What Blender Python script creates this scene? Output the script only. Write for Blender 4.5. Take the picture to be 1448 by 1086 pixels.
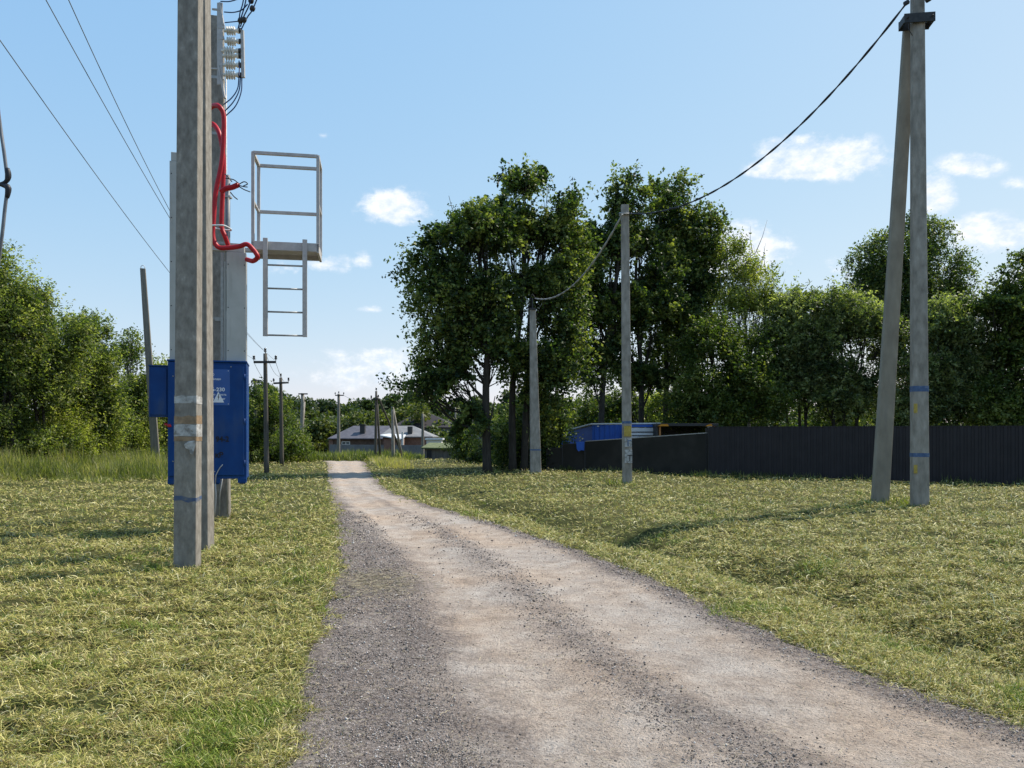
import bpy, math, numpy as np
from mathutils import Vector, Matrix
R = math.radians
sc = bpy.context.scene
C = sc.collection
for o in list(bpy.data.objects): bpy.data.objects.remove(o)

# ------------------------------------------------------------------ camera, sky, sun, exposure
F = 1087.0; CX = 724.0; HY = 615.0; EYE = 1.6
cam_d = bpy.data.cameras.new('camera'); cam = bpy.data.objects.new('camera', cam_d); C.objects.link(cam)
cam.location = (0, 0, EYE); cam.rotation_euler = (R(90), 0, 0)
cam_d.sensor_fit = 'HORIZONTAL'; cam_d.sensor_width = 36; cam_d.lens = 36 * F / 1448
cam_d.shift_y = (HY - 543) / 1448
cam_d.clip_start = .05; cam_d.clip_end = 8000
sc.camera = cam
SUN_AZ, SUN_EL = 59.0, 52.0          # degrees clockwise from +Y, elevation
w = bpy.data.worlds.new('World'); sc.world = w; w.use_nodes = True
sd = bpy.data.lights.new('sun', 'SUN'); sd.energy = 5.0; sd.angle = R(.5); sd.color = (1, .93, .81)
sun = bpy.data.objects.new('sun', sd); C.objects.link(sun)
sv = Vector((math.sin(R(SUN_AZ)) * math.cos(R(SUN_EL)), math.cos(R(SUN_AZ)) * math.cos(R(SUN_EL)), math.sin(R(SUN_EL))))
sun.rotation_euler = sv.to_track_quat('Z', 'Y').to_euler(); sun.location = (20, 20, 40)
sc.view_settings.view_transform = 'Standard'; sc.view_settings.look = 'None'
sc.view_settings.exposure = 0.38; sc.view_settings.gamma = 1
sc.view_settings.use_curve_mapping = False

def build_world():
    nt = w.node_tree; N = nt.nodes; L = nt.links
    N.clear()
    def nd(t, **k):
        n = N.new(t)
        for a, b in k.items(): setattr(n, a, b)
        return n
    def sky_ch(n, i): return n.outputs[i]
    def mth(op, a, b=None, c=None, clamp=False):
        n = nd('ShaderNodeMath', operation=op); n.use_clamp = clamp
        for i, v in enumerate((a, b, c)):
            if v is None: continue
            if isinstance(v, (int, float)): n.inputs[i].default_value = v
            else: L.new(v, n.inputs[i])
        return n.outputs[0]
    sky = nd('ShaderNodeTexSky', sky_type='NISHITA'); sky.sun_disc = False
    sky.sun_elevation = R(SUN_EL); sky.sun_rotation = R(SUN_AZ)
    sky.altitude = 150; sky.air_density = 1.15; sky.dust_density = .6; sky.ozone_density = 1.0
    bg = nd('ShaderNodeBackground'); bg.inputs[1].default_value = .15
    sc_s = nd('ShaderNodeSeparateColor'); L.new(sky.outputs[0], sc_s.inputs[0]); cc_s = nd('ShaderNodeCombineColor')
    for i, (g_, m_) in enumerate(((.70, .675), (.42, .66), (.15, .725))):      # flatter, hazier summer-sky response
        L.new(mth('MULTIPLY', mth('POWER', mth('MULTIPLY', sky_ch(sc_s, i), .15), g_), m_ / .15), cc_s.inputs[i])
    L.new(cc_s.outputs[0], bg.inputs[0])
    tc = nd('ShaderNodeTexCoord'); sp = nd('ShaderNodeSeparateXYZ'); L.new(tc.outputs['Generated'], sp.inputs[0])
    yy = mth('MAXIMUM', sp.outputs[1], .02)
    u = mth('DIVIDE', sp.outputs[0], yy); v = mth('DIVIDE', sp.outputs[2], yy)
    def noise(scale, det, rough, off=0.0):
        mp = nd('ShaderNodeMapping'); mp.inputs['Location'].default_value = (off, off, off); mp.inputs['Scale'].default_value = (1, 1, 1.6)
        L.new(tc.outputs['Generated'], mp.inputs[0])
        n = nd('ShaderNodeTexNoise'); n.inputs['Scale'].default_value = scale; n.inputs['Detail'].default_value = det; n.inputs['Roughness'].default_value = rough
        L.new(mp.outputs[0], n.inputs['Vector']); return n.outputs['Fac']
    n1 = noise(26, 10, .66); n2 = noise(11, 3, .5, 3.1); n3 = noise(55, 6, .6, 7.7)
    clouds = [  # px, py, rx, ry, strength
        (556, 297, 62, 36, 1.0), (1165, 226, 112, 50, 1.0), (1120, 240, 75, 28, .95), (1370, 238, 62, 26, .75), (1322, 275, 40, 46, .9),
        (1400, 334, 80, 40, .9), (1440, 262, 30, 16, .6), (505, 528, 105, 42, .62), (545, 512, 55, 38, .6), (460, 376, 62, 20, .5), (515, 370, 24, 20, .6),
        (405, 380, 40, 16, .45), (523, 438, 22, 8, .5), (1045, 365, 90, 60, 1.0), (1440, 395, 40, 22, .8), (1190, 385, 40, 26, .55), (458, 192, 14, 8, .5),
        (1700, 300, 140, 60, 1.0), (-150, 380, 120, 50, .8), (1560, 180, 90, 40, .8), (-330, 250, 130, 50, .9)]
    tot = None
    for (px, py, rx, ry, s) in clouds:
        rx *= 1.1; ry *= 1.12
        a = mth('DIVIDE', mth('SUBTRACT', u, (px - CX) / F), rx / F)
        b0 = mth('SUBTRACT', v, (HY - py) / F)
        b = mth('DIVIDE', b0, ry / F)
        # flatter underside
        b = mth('MULTIPLY', b, mth('ADD', mth('MULTIPLY', mth('LESS_THAN', b, 0), .45), 1.0))
        d = mth('SQRT', mth('ADD', mth('MULTIPLY', a, a), mth('MULTIPLY', b, b)))
        m = mth('MULTIPLY', mth('SUBTRACT', 1.0, d, clamp=True), s)
        tot = m if tot is None else mth('MAXIMUM', tot, m)
    dens = mth('ADD', mth('MULTIPLY', tot, 1.75), mth('ADD', mth('MULTIPLY', mth('SUBTRACT', n1, .5), 3.0), mth('MULTIPLY', mth('SUBTRACT', n2, .5), .8)))
    gate = nd('ShaderNodeMapRange', interpolation_type='SMOOTHSTEP'); gate.inputs[1].default_value = .18; gate.inputs[2].default_value = 1.15
    L.new(dens, gate.inputs[0])
    g2 = nd('ShaderNodeMapRange', interpolation_type='SMOOTHSTEP'); g2.inputs[1].default_value = 0.0; g2.inputs[2].default_value = .25
    L.new(tot, g2.inputs[0])
    fac = mth('MULTIPLY', mth('MULTIPLY', gate.outputs[0], g2.outputs[0]), mth('GREATER_THAN', sp.outputs[1], .03))
    fac = mth('MULTIPLY', fac, .92)
    cr = nd('ShaderNodeValToRGB'); cr.color_ramp.elements[0].position = .36; cr.color_ramp.elements[0].color = (.66, .76, .90, 1)
    cr.color_ramp.elements[1].position = .6; cr.color_ramp.elements[1].color = (.93, .94, .96, 1); L.new(n3, cr.inputs[0])
    bc = nd('ShaderNodeBackground'); bc.inputs[1].default_value = .9; L.new(cr.outputs[0], bc.inputs[0])
    mx = nd('ShaderNodeMixShader'); L.new(fac, mx.inputs[0]); L.new(bg.outputs[0], mx.inputs[1]); L.new(bc.outputs[0], mx.inputs[2])
    out = nd('ShaderNodeOutputWorld'); L.new(mx.outputs[0], out.inputs[0])
build_world()

# ------------------------------------------------------------------ helpers
rng = np.random.default_rng(7)
def W(px, py, d): return np.array([(px - CX) / F * d, d, EYE + (HY - py) / F * d])
def tag(o, label=None, cat=None, group=None, kind=None):
    if label: o['label'] = label
    if cat: o['category'] = cat
    if group: o['group'] = group
    if kind: o['kind'] = kind
    return o
def empty(name, loc, rz=0, label=None, cat=None, group=None):
    o = bpy.data.objects.new(name, None); C.objects.link(o); o.location = tuple(float(x) for x in loc); o.rotation_euler = (0, 0, rz)
    o.empty_display_size = .2
    return tag(o, label, cat, group)
def np_mesh(name, verts, faces, smooth=False, attrs=None):
    verts = np.asarray(verts, dtype=np.float32).reshape(-1, 3); faces = np.asarray(faces, dtype=np.int32)
    k = faces.shape[1]; me = bpy.data.meshes.new(name)
    me.vertices.add(len(verts)); me.vertices.foreach_set('co', verts.ravel())
    me.loops.add(faces.size); me.loops.foreach_set('vertex_index', faces.ravel())
    me.polygons.add(len(faces)); me.polygons.foreach_set('loop_start', np.arange(0, faces.size, k, dtype=np.int32))
    if smooth: me.polygons.foreach_set('use_smooth', np.ones(len(faces), dtype=bool))
    for an, av in (attrs or {}).items():
        av = np.asarray(av, dtype=np.float32)
        if av.ndim == 1:
            a = me.attributes.new(an, 'FLOAT', 'POINT'); a.data.foreach_set('value', av)
        else:
            a = me.attributes.new(an, 'FLOAT_COLOR', 'POINT'); a.data.foreach_set('color', av.ravel())
    me.update(calc_edges=True); return me
def link(name, me, mat, parent=None, loc=None, rz=None):
    o = bpy.data.objects.new(name, me); C.objects.link(o)
    if mat is not None and not me.materials: me.materials.append(mat)
    if parent is not None: o.parent = parent
    if loc is not None: o.location = tuple(float(x) for x in loc)
    if rz is not None: o.rotation_euler = (0, 0, rz)
    return o

class MB:
    """collects boxes, bars, tubes and lathes; build() links them as ONE mesh object"""
    def __init__(s): s.v = []; s.f = []; s.n = 0; s.sm = []
    def add(s, v, f, smooth=False):
        s.v.extend([tuple(float(c) for c in p) for p in v]); s.f.extend([tuple(i + s.n for i in q) for q in f]); s.sm.extend([smooth] * len(f)); s.n += len(v); return s
    def box(s, x0, x1, y0, y1, z0, z1, M=None):
        v = [Vector((x, y, z)) for z in (z0, z1) for y in (y0, y1) for x in (x0, x1)]
        if M is not None: v = [M @ p for p in v]
        return s.add(v, [(0, 2, 3, 1), (4, 5, 7, 6), (0, 1, 5, 4), (2, 6, 7, 3), (0, 4, 6, 2), (1, 3, 7, 5)])
    def bar(s, a, b, wx, wy=None):
        a = Vector(a); b = Vector(b); wy = wy or wx; d = b - a; L = d.length
        q = d.to_track_quat('Z', 'Y').to_matrix().to_4x4(); M = Matrix.Translation(a) @ q
        return s.box(-wx / 2, wx / 2, -wy / 2, wy / 2, 0, L, M)
    def tube(s, pts, r, n=6, cap=True):
        pts = [Vector([float(c) for c in p]) for p in pts]; m = len(pts)
        rr = r if hasattr(r, '__len__') else [r] * m
        T = [(pts[min(i + 1, m - 1)] - pts[max(i - 1, 0)]).normalized() for i in range(m)]
        up = Vector((0, 0, 1)) if abs(T[0].z) < .9 else Vector((1, 0, 0))
        nrm = (up - T[0] * up.dot(T[0])).normalized(); v = []; f = []
        for i in range(m):
            nrm = (nrm - T[i] * nrm.dot(T[i]));
            nrm = nrm.normalized() if nrm.length > 1e-6 else T[i].orthogonal().normalized()
            bn = T[i].cross(nrm)
            for k in range(n):
                a = 2 * math.pi * k / n; v.append(pts[i] + (nrm * math.cos(a) + bn * math.sin(a)) * rr[i])
        for i in range(m - 1):
            for k in range(n): f.append((i * n + k, i * n + (k + 1) % n, (i + 1) * n + (k + 1) % n, (i + 1) * n + k))
        if cap: f.append(tuple(range(n - 1, -1, -1))); f.append(tuple((m - 1) * n + k for k in range(n)))
        return s.add(v, f, True)
    def lathe(s, prof, M=None, n=12):
        v = []; f = []
        for (r, z) in prof:
            for k in range(n):
                a = 2 * math.pi * k / n; p = Vector((r * math.cos(a), r * math.sin(a), z)); v.append(M @ p if M is not None else p)
        m = len(prof)
        for i in range(m - 1):
            for k in range(n): f.append((i * n + k, i * n + (k + 1) % n, (i + 1) * n + (k + 1) % n, (i + 1) * n + k))
        f.append(tuple(range(n - 1, -1, -1))); f.append(tuple((m - 1) * n + k for k in range(n)))
        return s.add(v, f, True)
    def build(s, name, mat, parent=None, bevel=0, loc=None, rz=None):
        me = bpy.data.meshes.new(name); me.from_pydata(s.v, [], s.f); me.polygons.foreach_set('use_smooth', s.sm); me.update()
        o = link(name, me, mat, parent, loc, rz)
        if bevel:
            b = o.modifiers.new('bevel', 'BEVEL'); b.width = bevel; b.segments = 2; b.limit_method = 'ANGLE'; b.angle_limit = R(40)
        return o

def build_each(mb_list, name, mat, parent, bevel=0):
    return [q.build(name, mat, parent, bevel=bevel) for q in mb_list]
_tab = np.random.default_rng(3).random((257, 257))
def vn(x, y, s=0):
    x = np.asarray(x, float) + 37.3 * s; y = np.asarray(y, float) + 91.7 * s
    xi = np.floor(x).astype(int); yi = np.floor(y).astype(int); fx = x - xi; fy = y - yi
    fx = fx * fx * (3 - 2 * fx); fy = fy * fy * (3 - 2 * fy)
    a = _tab[xi % 256, yi % 256]; b = _tab[(xi + 1) % 256, yi % 256]; c = _tab[xi % 256, (yi + 1) % 256]; d = _tab[(xi + 1) % 256, (yi + 1) % 256]
    return (a * (1 - fx) + b * fx) * (1 - fy) + (c * (1 - fx) + d * fx) * fy
def fbm(x, y, s=0, o=4):
    t = 0; a = .5; n = 0
    for i in range(o): t = t + a * vn(x * 2 ** i, y * 2 ** i, s + i); n += a; a *= .5
    return t / n
def sstep(a, b, x):
    t = np.clip((np.asarray(x, float) - a) / (b - a), 0, 1); return t * t * (3 - 2 * t)

# ------------------------------------------------------------------ materials
def mat_new(name):
    m = bpy.data.materials.new(name); m.use_nodes = True; nt = m.node_tree
    return m, nt, nt.nodes, nt.links, nt.nodes['Principled BSDF']
def ramp(N, stops):
    r = N.new('ShaderNodeValToRGB'); e = r.color_ramp.elements
    while len(e) < len(stops): e.new(.5)
    for i, (p, c) in enumerate(stops): e[i].position = p; e[i].color = (*c, 1)
    return r
def noisy(name, stops, scale=8, detail=8, rough=.85, bump=.2, bscale=None, metal=0, stretch=(1, 1, 1), spec=.3, dist=.01, second=None):
    m, nt, N, L, P = mat_new(name)
    tc = N.new('ShaderNodeTexCoord'); mp = N.new('ShaderNodeMapping'); mp.inputs['Scale'].default_value = stretch
    L.new(tc.outputs['Object'], mp.inputs[0])
    n = N.new('ShaderNodeTexNoise'); n.inputs['Scale'].default_value = scale; n.inputs['Detail'].default_value = detail; n.inputs['Roughness'].default_value = .6
    L.new(mp.outputs[0], n.inputs['Vector']); r = ramp(N, stops); L.new(n.outputs['Fac'], r.inputs[0])
    col = r.outputs[0]
    if second:   # (scale, threshold low, high, colour, amount, stretch)
        s2, lo, hi, c2, am, st2 = second
        mp2 = N.new('ShaderNodeMapping'); mp2.inputs['Scale'].default_value = st2; L.new(tc.outputs['Object'], mp2.inputs[0])
        n2 = N.new('ShaderNodeTexNoise'); n2.inputs['Scale'].default_value = s2; n2.inputs['Detail'].default_value = 6; L.new(mp2.outputs[0], n2.inputs['Vector'])
        mr = N.new('ShaderNodeMapRange'); mr.inputs[1].default_value = lo; mr.inputs[2].default_value = hi; mr.inputs[4].default_value = am; L.new(n2.outputs['Fac'], mr.inputs[0])
        mx = N.new('ShaderNodeMix'); mx.data_type = 'RGBA'; mx.inputs['B'].default_value = (*c2, 1); L.new(mr.outputs[0], mx.inputs['Factor']); L.new(col, mx.inputs['A']); col = mx.outputs['Result']
    L.new(col, P.inputs['Base Color'])
    P.inputs['Roughness'].default_value = rough; P.inputs['Metallic'].default_value = metal; P.inputs['Specular IOR Level'].default_value = spec
    if bump:
        nb = N.new('ShaderNodeTexNoise'); nb.inputs['Scale'].default_value = bscale or scale * 6; nb.inputs['Detail'].default_value = 6; L.new(tc.outputs['Object'], nb.inputs['Vector'])
        b = N.new('ShaderNodeBump'); b.inputs['Strength'].default_value = bump; b.inputs['Distance'].default_value = dist; L.new(nb.outputs['Fac'], b.inputs['Height']); L.new(b.outputs[0], P.inputs['Normal'])
    return m
def leafmat(name, stops, transl=.35, rough=.55, tcol=(1.5, 1.7, .6)):
    m, nt, N, L, P = mat_new(name)
    a = N.new('ShaderNodeAttribute'); a.attribute_name = 'tint'; r = ramp(N, stops); L.new(a.outputs['Fac'], r.inputs[0])
    L.new(r.outputs[0], P.inputs['Base Color']); P.inputs['Roughness'].default_value = rough; P.inputs['Specular IOR Level'].default_value = .35
    t = N.new('ShaderNodeBsdfTranslucent'); mu = N.new('ShaderNodeMix'); mu.data_type = 'RGBA'; mu.blend_type = 'MULTIPLY'; mu.inputs['Factor'].default_value = 1
    L.new(r.outputs[0], mu.inputs['A']); mu.inputs['B'].default_value = (*tcol, 1); L.new(mu.outputs['Result'], t.inputs[0])
    mx = N.new('ShaderNodeMixShader'); mx.inputs[0].default_value = transl; L.new(P.outputs[0], mx.inputs[1]); L.new(t.outputs[0], mx.inputs[2])
    L.new(mx.outputs[0], N['Material Output'].inputs['Surface']); return m
M = {}
M['concrete'] = noisy('concrete', [(.25, (.135, .122, .105)), (.45, (.205, .188, .165)), (.62, (.265, .246, .218)), (.8, (.42, .395, .355))], 13, 14, .9, .5, 70, stretch=(1.2, 1.2, .6), dist=.004,
                      second=(2.2, .52, .72, (.12, .11, .098), .4, (2, 2, .3)))
M['concrete_light'] = noisy('concrete_light', [(.3, (.165, .148, .125)), (.5, (.27, .246, .212)), (.62, (.325, .298, .26)), (.8, (.46, .43, .38))], 7, 12, .9, .3, 50, stretch=(1, 1, .4), dist=.004,
                      second=(2.5, .55, .7, (.2, .19, .17), .5, (3, 3, .3)))
M['concrete_warm'] = noisy('concrete_warm', [(.3, (.19, .172, .14)), (.6, (.27, .25, .205)), (.8, (.33, .31, .26))], 4, 10, .9, .3, 50, stretch=(1, 1, .4), dist=.004,
                      second=(2.5, .55, .7, (.2, .19, .17), .5, (3, 3, .3)))
M['wood_pole'] = noisy('wood_pole', [(.3, (.05, .045, .04)), (.6, (.11, .10, .085)), (.8, (.17, .155, .13))], 6, 8, .9, .4, 40, stretch=(4, 4, .2))
M['wood_grey'] = noisy('wood_grey', [(.3, (.13, .12, .10)), (.6, (.22, .2, .17)), (.8, (.3, .28, .24))], 6, 8, .9, .4, 40, stretch=(4, 4, .2))
M['blue'] = noisy('blue_paint', [(.3, (.002, .034, .145)), (.7, (.003, .050, .20))], 3, 6, .5, .06, 14, spec=.2, second=(5, .52, .72, (.045, .075, .14), .5, (1, 1, .3)))
M['blue_sign'] = noisy('blue_sign', [(.3, (.008, .065, .25)), (.7, (.012, .085, .31))], 3, 6, .35, .02, 14, spec=.5)
M['blue_sheet'] = noisy('blue_sheet', [(.3, (.012, .07, .33)), (.7, (.02, .10, .42))], 2, 5, .5, .05)
M['grey_sheet'] = noisy('grey_sheet', [(.3, (.36, .36, .34)), (.7, (.44, .44, .42))], 3, 6, .5, .05, 12, spec=.4, second=(5, .58, .75, (.25, .24, .21), .5, (2, 2, .2)))
M['galv'] = noisy('galvanised', [(.3, (.26, .26, .25)), (.7, (.38, .38, .37))], 14, 5, .5, .05, metal=.4)
M['painted_steel'] = noisy('painted_steel', [(.3, (.36, .345, .34)), (.7, (.48, .465, .455))], 9, 6, .6, .1)
M['dark_steel'] = noisy('dark_steel', [(.3, (.02, .02, .022)), (.7, (.045, .045, .045))], 14, 5, .55, .1)
M['porcelain'] = noisy('porcelain', [(.3, (.62, .58, .50)), (.7, (.75, .72, .65))], 8, 3, .25, 0, spec=.6)
M['brown_glass'] = noisy('dark_insulator', [(.3, (.03, .025, .02)), (.7, (.06, .05, .045))], 8, 3, .2, 0, spec=.6)
M['red'] = noisy('red_conduit', [(.3, (.34, .008, .016)), (.7, (.46, .013, .024))], 12, 4, .45, 0)
M['black_cable'] = noisy('black_cable', [(.3, (.012, .013, .018)), (.7, (.03, .032, .04))], 12, 4, .5, 0)
M['grey_cable'] = noisy('grey_cable', [(.3, (.11, .12, .14)), (.7, (.18, .19, .21))], 12, 4, .5, 0)
M['pale_cable'] = noisy('pale_cable', [(.3, (.28, .28, .28)), (.7, (.38, .38, .38))], 12, 4, .6, 0)
M['blue_wire'] = noisy('blue_wire', [(.3, (.01, .03, .10)), (.7, (.02, .05, .15))], 12, 4, .5, 0)
M['white_paint'] = noisy('white_print', [(.3, (.60, .62, .66)), (.7, (.74, .76, .8))], 40, 4, .6, 0)
M['black_paint'] = noisy('black_print', [(.3, (.006, .006, .01)), (.7, (.015, .015, .02))], 40, 4, .6, 0)
M['paper'] = noisy('weathered_paper', [(.38, (.20, .19, .175)), (.5, (.36, .355, .345)), (.7, (.54, .54, .53))], 14, 8, .8, .2)
M['tan_tape'] = noisy('tan_tape', [(.3, (.16, .11, .07)), (.6, (.30, .21, .13)), (.8, (.42, .31, .2))], 11, 6, .6, .2)
M['faded_blue'] = noisy('faded_blue', [(.35, (.16, .16, .16)), (.5, (.07, .10, .17)), (.7, (.05, .09, .19))], 9, 8, .8, .1)
M['blue_mark'] = noisy('blue_mark', [(.3, (.05, .08, .16)), (.55, (.07, .12, .23)), (.75, (.22, .25, .29))], 14, 6, .7, 0)
M['yellow_mark'] = noisy('yellow_mark', [(.3, (.30, .22, .05)), (.6, (.45, .33, .07)), (.8, (.4, .38, .28))], 14, 6, .7, 0)
M['orange_rust'] = noisy('orange_rust', [(.3, (.28, .12, .04)), (.6, (.42, .2, .07))], 14, 6, .8, .1)
M['fence_charcoal'] = noisy('charcoal_sheet', [(.3, (.016, .0145, .017)), (.7, (.025, .022, .025))], 2, 6, .62, .03)
M['fence_olive'] = noisy('olive_sheet', [(.3, (.014, .0135, .011)), (.7, (.024, .022, .018))], 1.5, 7, .75, .1, second=(1.2, .5, .7, (.045, .04, .035), .5, (1, 1, 1)))
M['orange'] = noisy('orange_paint', [(.3, (.42, .16, .01)), (.7, (.6, .26, .02))], 9, 5, .6, 0)
M['white_sheet'] = noisy('white_sheet', [(.3, (.5, .52, .55)), (.7, (.62, .64, .66))], 4, 5, .5, 0)
M['bark'] = noisy('bark', [(.3, (.025, .022, .018)), (.6, (.055, .048, .04)), (.8, (.09, .08, .065))], 5, 8, .95, .5, 18, stretch=(3, 3, .5), dist=.03)
M['birch_bark'] = noisy('birch_bark', [(.3, (.08, .075, .07)), (.5, (.28, .27, .25)), (.8, (.45, .43, .4))], 4, 8, .9, .3, 18, stretch=(1, 1, 3))
M['roof_grey'] = noisy('roof_grey', [(.3, (.065, .063, .078)), (.7, (.115, .112, .132))], 1.5, 6, .6, .2, 6)
M['roof_pale'] = noisy('roof_pale', [(.3, (.15, .148, .15)), (.7, (.22, .216, .215))], 1.5, 6, .6, .2, 6)
M['roof_dark'] = noisy('roof_dark', [(.3, (.022, .018, .022)), (.7, (.04, .034, .038))], 1.5, 6, .7, .2, 6)
M['wall_brown'] = noisy('brown_wall', [(.3, (.06, .04, .032)), (.7, (.12, .08, .06))], 3, 6, .85, .1)
M['wall_brick'] = noisy('brick_wall', [(.3, (.13, .075, .058)), (.7, (.22, .13, .10))], 5, 6, .85, .1)
M['wall_white'] = noisy('white_wall', [(.3, (.5, .48, .46)), (.7, (.65, .63, .6))], 1, 5, .85, 0)
M['wall_grey'] = noisy('grey_wall', [(.3, (.11, .115, .12)), (.7, (.17, .175, .18))], 1, 5, .85, 0)
M['glass'] = noisy('window_glass', [(.3, (.03, .05, .07)), (.7, (.06, .09, .12))], 1, 2, .08, 0, spec=.8)
M['moss_roof'] = noisy('moss_roof', [(.3, (.07, .09, .04)), (.6, (.13, .15, .07)), (.8, (.2, .19, .14))], 5, 7, .9, .3)
M['plank'] = noisy('old_plank', [(.3, (.10, .09, .08)), (.6, (.18, .16, .145)), (.8, (.25, .23, .21))], 3, 7, .9, .2, stretch=(5, 5, .3))
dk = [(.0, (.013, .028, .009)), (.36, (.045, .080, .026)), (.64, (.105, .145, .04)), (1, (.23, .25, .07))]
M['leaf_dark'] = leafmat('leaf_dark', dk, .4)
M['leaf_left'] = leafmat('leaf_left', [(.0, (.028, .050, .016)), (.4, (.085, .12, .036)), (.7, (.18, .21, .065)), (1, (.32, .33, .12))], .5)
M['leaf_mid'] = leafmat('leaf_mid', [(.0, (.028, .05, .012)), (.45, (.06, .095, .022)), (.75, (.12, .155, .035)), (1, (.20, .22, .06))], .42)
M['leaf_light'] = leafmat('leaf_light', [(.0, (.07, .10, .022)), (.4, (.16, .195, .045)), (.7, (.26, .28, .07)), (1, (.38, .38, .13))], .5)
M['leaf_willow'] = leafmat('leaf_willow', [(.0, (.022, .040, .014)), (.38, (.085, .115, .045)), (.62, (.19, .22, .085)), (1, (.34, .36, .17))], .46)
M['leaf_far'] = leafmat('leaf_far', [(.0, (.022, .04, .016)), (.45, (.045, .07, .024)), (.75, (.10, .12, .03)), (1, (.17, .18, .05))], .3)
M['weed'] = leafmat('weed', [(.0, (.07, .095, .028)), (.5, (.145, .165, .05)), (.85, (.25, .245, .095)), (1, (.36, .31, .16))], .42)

def blade_mat():
    m, nt, N, L, P = mat_new('mown_grass')
    a = N.new('ShaderNodeAttribute'); a.attribute_name = 'col'
    L.new(a.outputs['Color'], P.inputs['Base Color']); P.inputs['Roughness'].default_value = .55; P.inputs['Specular IOR Level'].default_value = .3
    t = N.new('ShaderNodeBsdfTranslucent'); L.new(a.outputs['Color'], t.inputs[0])
    mx = N.new('ShaderNodeMixShader'); mx.inputs[0].default_value = .25; L.new(P.outputs[0], mx.inputs[1]); L.new(t.outputs[0], mx.inputs[2])
    L.new(mx.outputs[0], N['Material Output'].inputs['Surface']); return m
M['blade'] = blade_mat()
def stone_mat():
    m, nt, N, L, P = mat_new('stones')
    a = N.new('ShaderNodeAttribute'); a.attribute_name = 'col'
    L.new(a.outputs['Color'], P.inputs['Base Color']); P.inputs['Roughness'].default_value = .85; return m
M['stone'] = stone_mat()

def soil_mat():
    m, nt, N, L, P = mat_new('lawn_ground')
    tc = N.new('ShaderNodeTexCoord')
    def nz(scale, det, st=(1, 1, 1)):
        mp = N.new('ShaderNodeMapping'); mp.inputs['Scale'].default_value = st; L.new(tc.outputs['Object'], mp.inputs[0])
        n = N.new('ShaderNodeTexNoise'); n.inputs['Scale'].default_value = scale; n.inputs['Detail'].default_value = det; n.inputs['Roughness'].default_value = .65
        L.new(mp.outputs[0], n.inputs['Vector']); return n.outputs['Fac']
    a = nz(9, 9); b = nz(.35, 5)
    r = ramp(N, [(.3, (.012, .013, .005)), (.48, (.036, .040, .012)), (.62, (.10, .10, .034)), (.8, (.20, .18, .08))]); L.new(a, r.inputs[0])
    r2 = ramp(N, [(.35, (.035, .05, .011)), (.65, (.11, .10, .038))]); L.new(b, r2.inputs[0])
    mx = N.new('ShaderNodeMix'); mx.data_type = 'RGBA'; mx.inputs['Factor'].default_value = .4; L.new(r.outputs[0], mx.inputs['A']); L.new(r2.outputs[0], mx.inputs['B'])
    L.new(mx.outputs['Result'], P.inputs['Base Color']); P.inputs['Roughness'].default_value = .95; P.inputs['Specular IOR Level'].default_value = .1
    bp = N.new('ShaderNodeBump'); bp.inputs['Strength'].default_value = .9; bp.inputs['Distance'].default_value = .05; L.new(nz(14, 8), bp.inputs['Height']); L.new(bp.outputs[0], P.inputs['Normal'])
    return m
M['soil'] = soil_mat()

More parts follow.
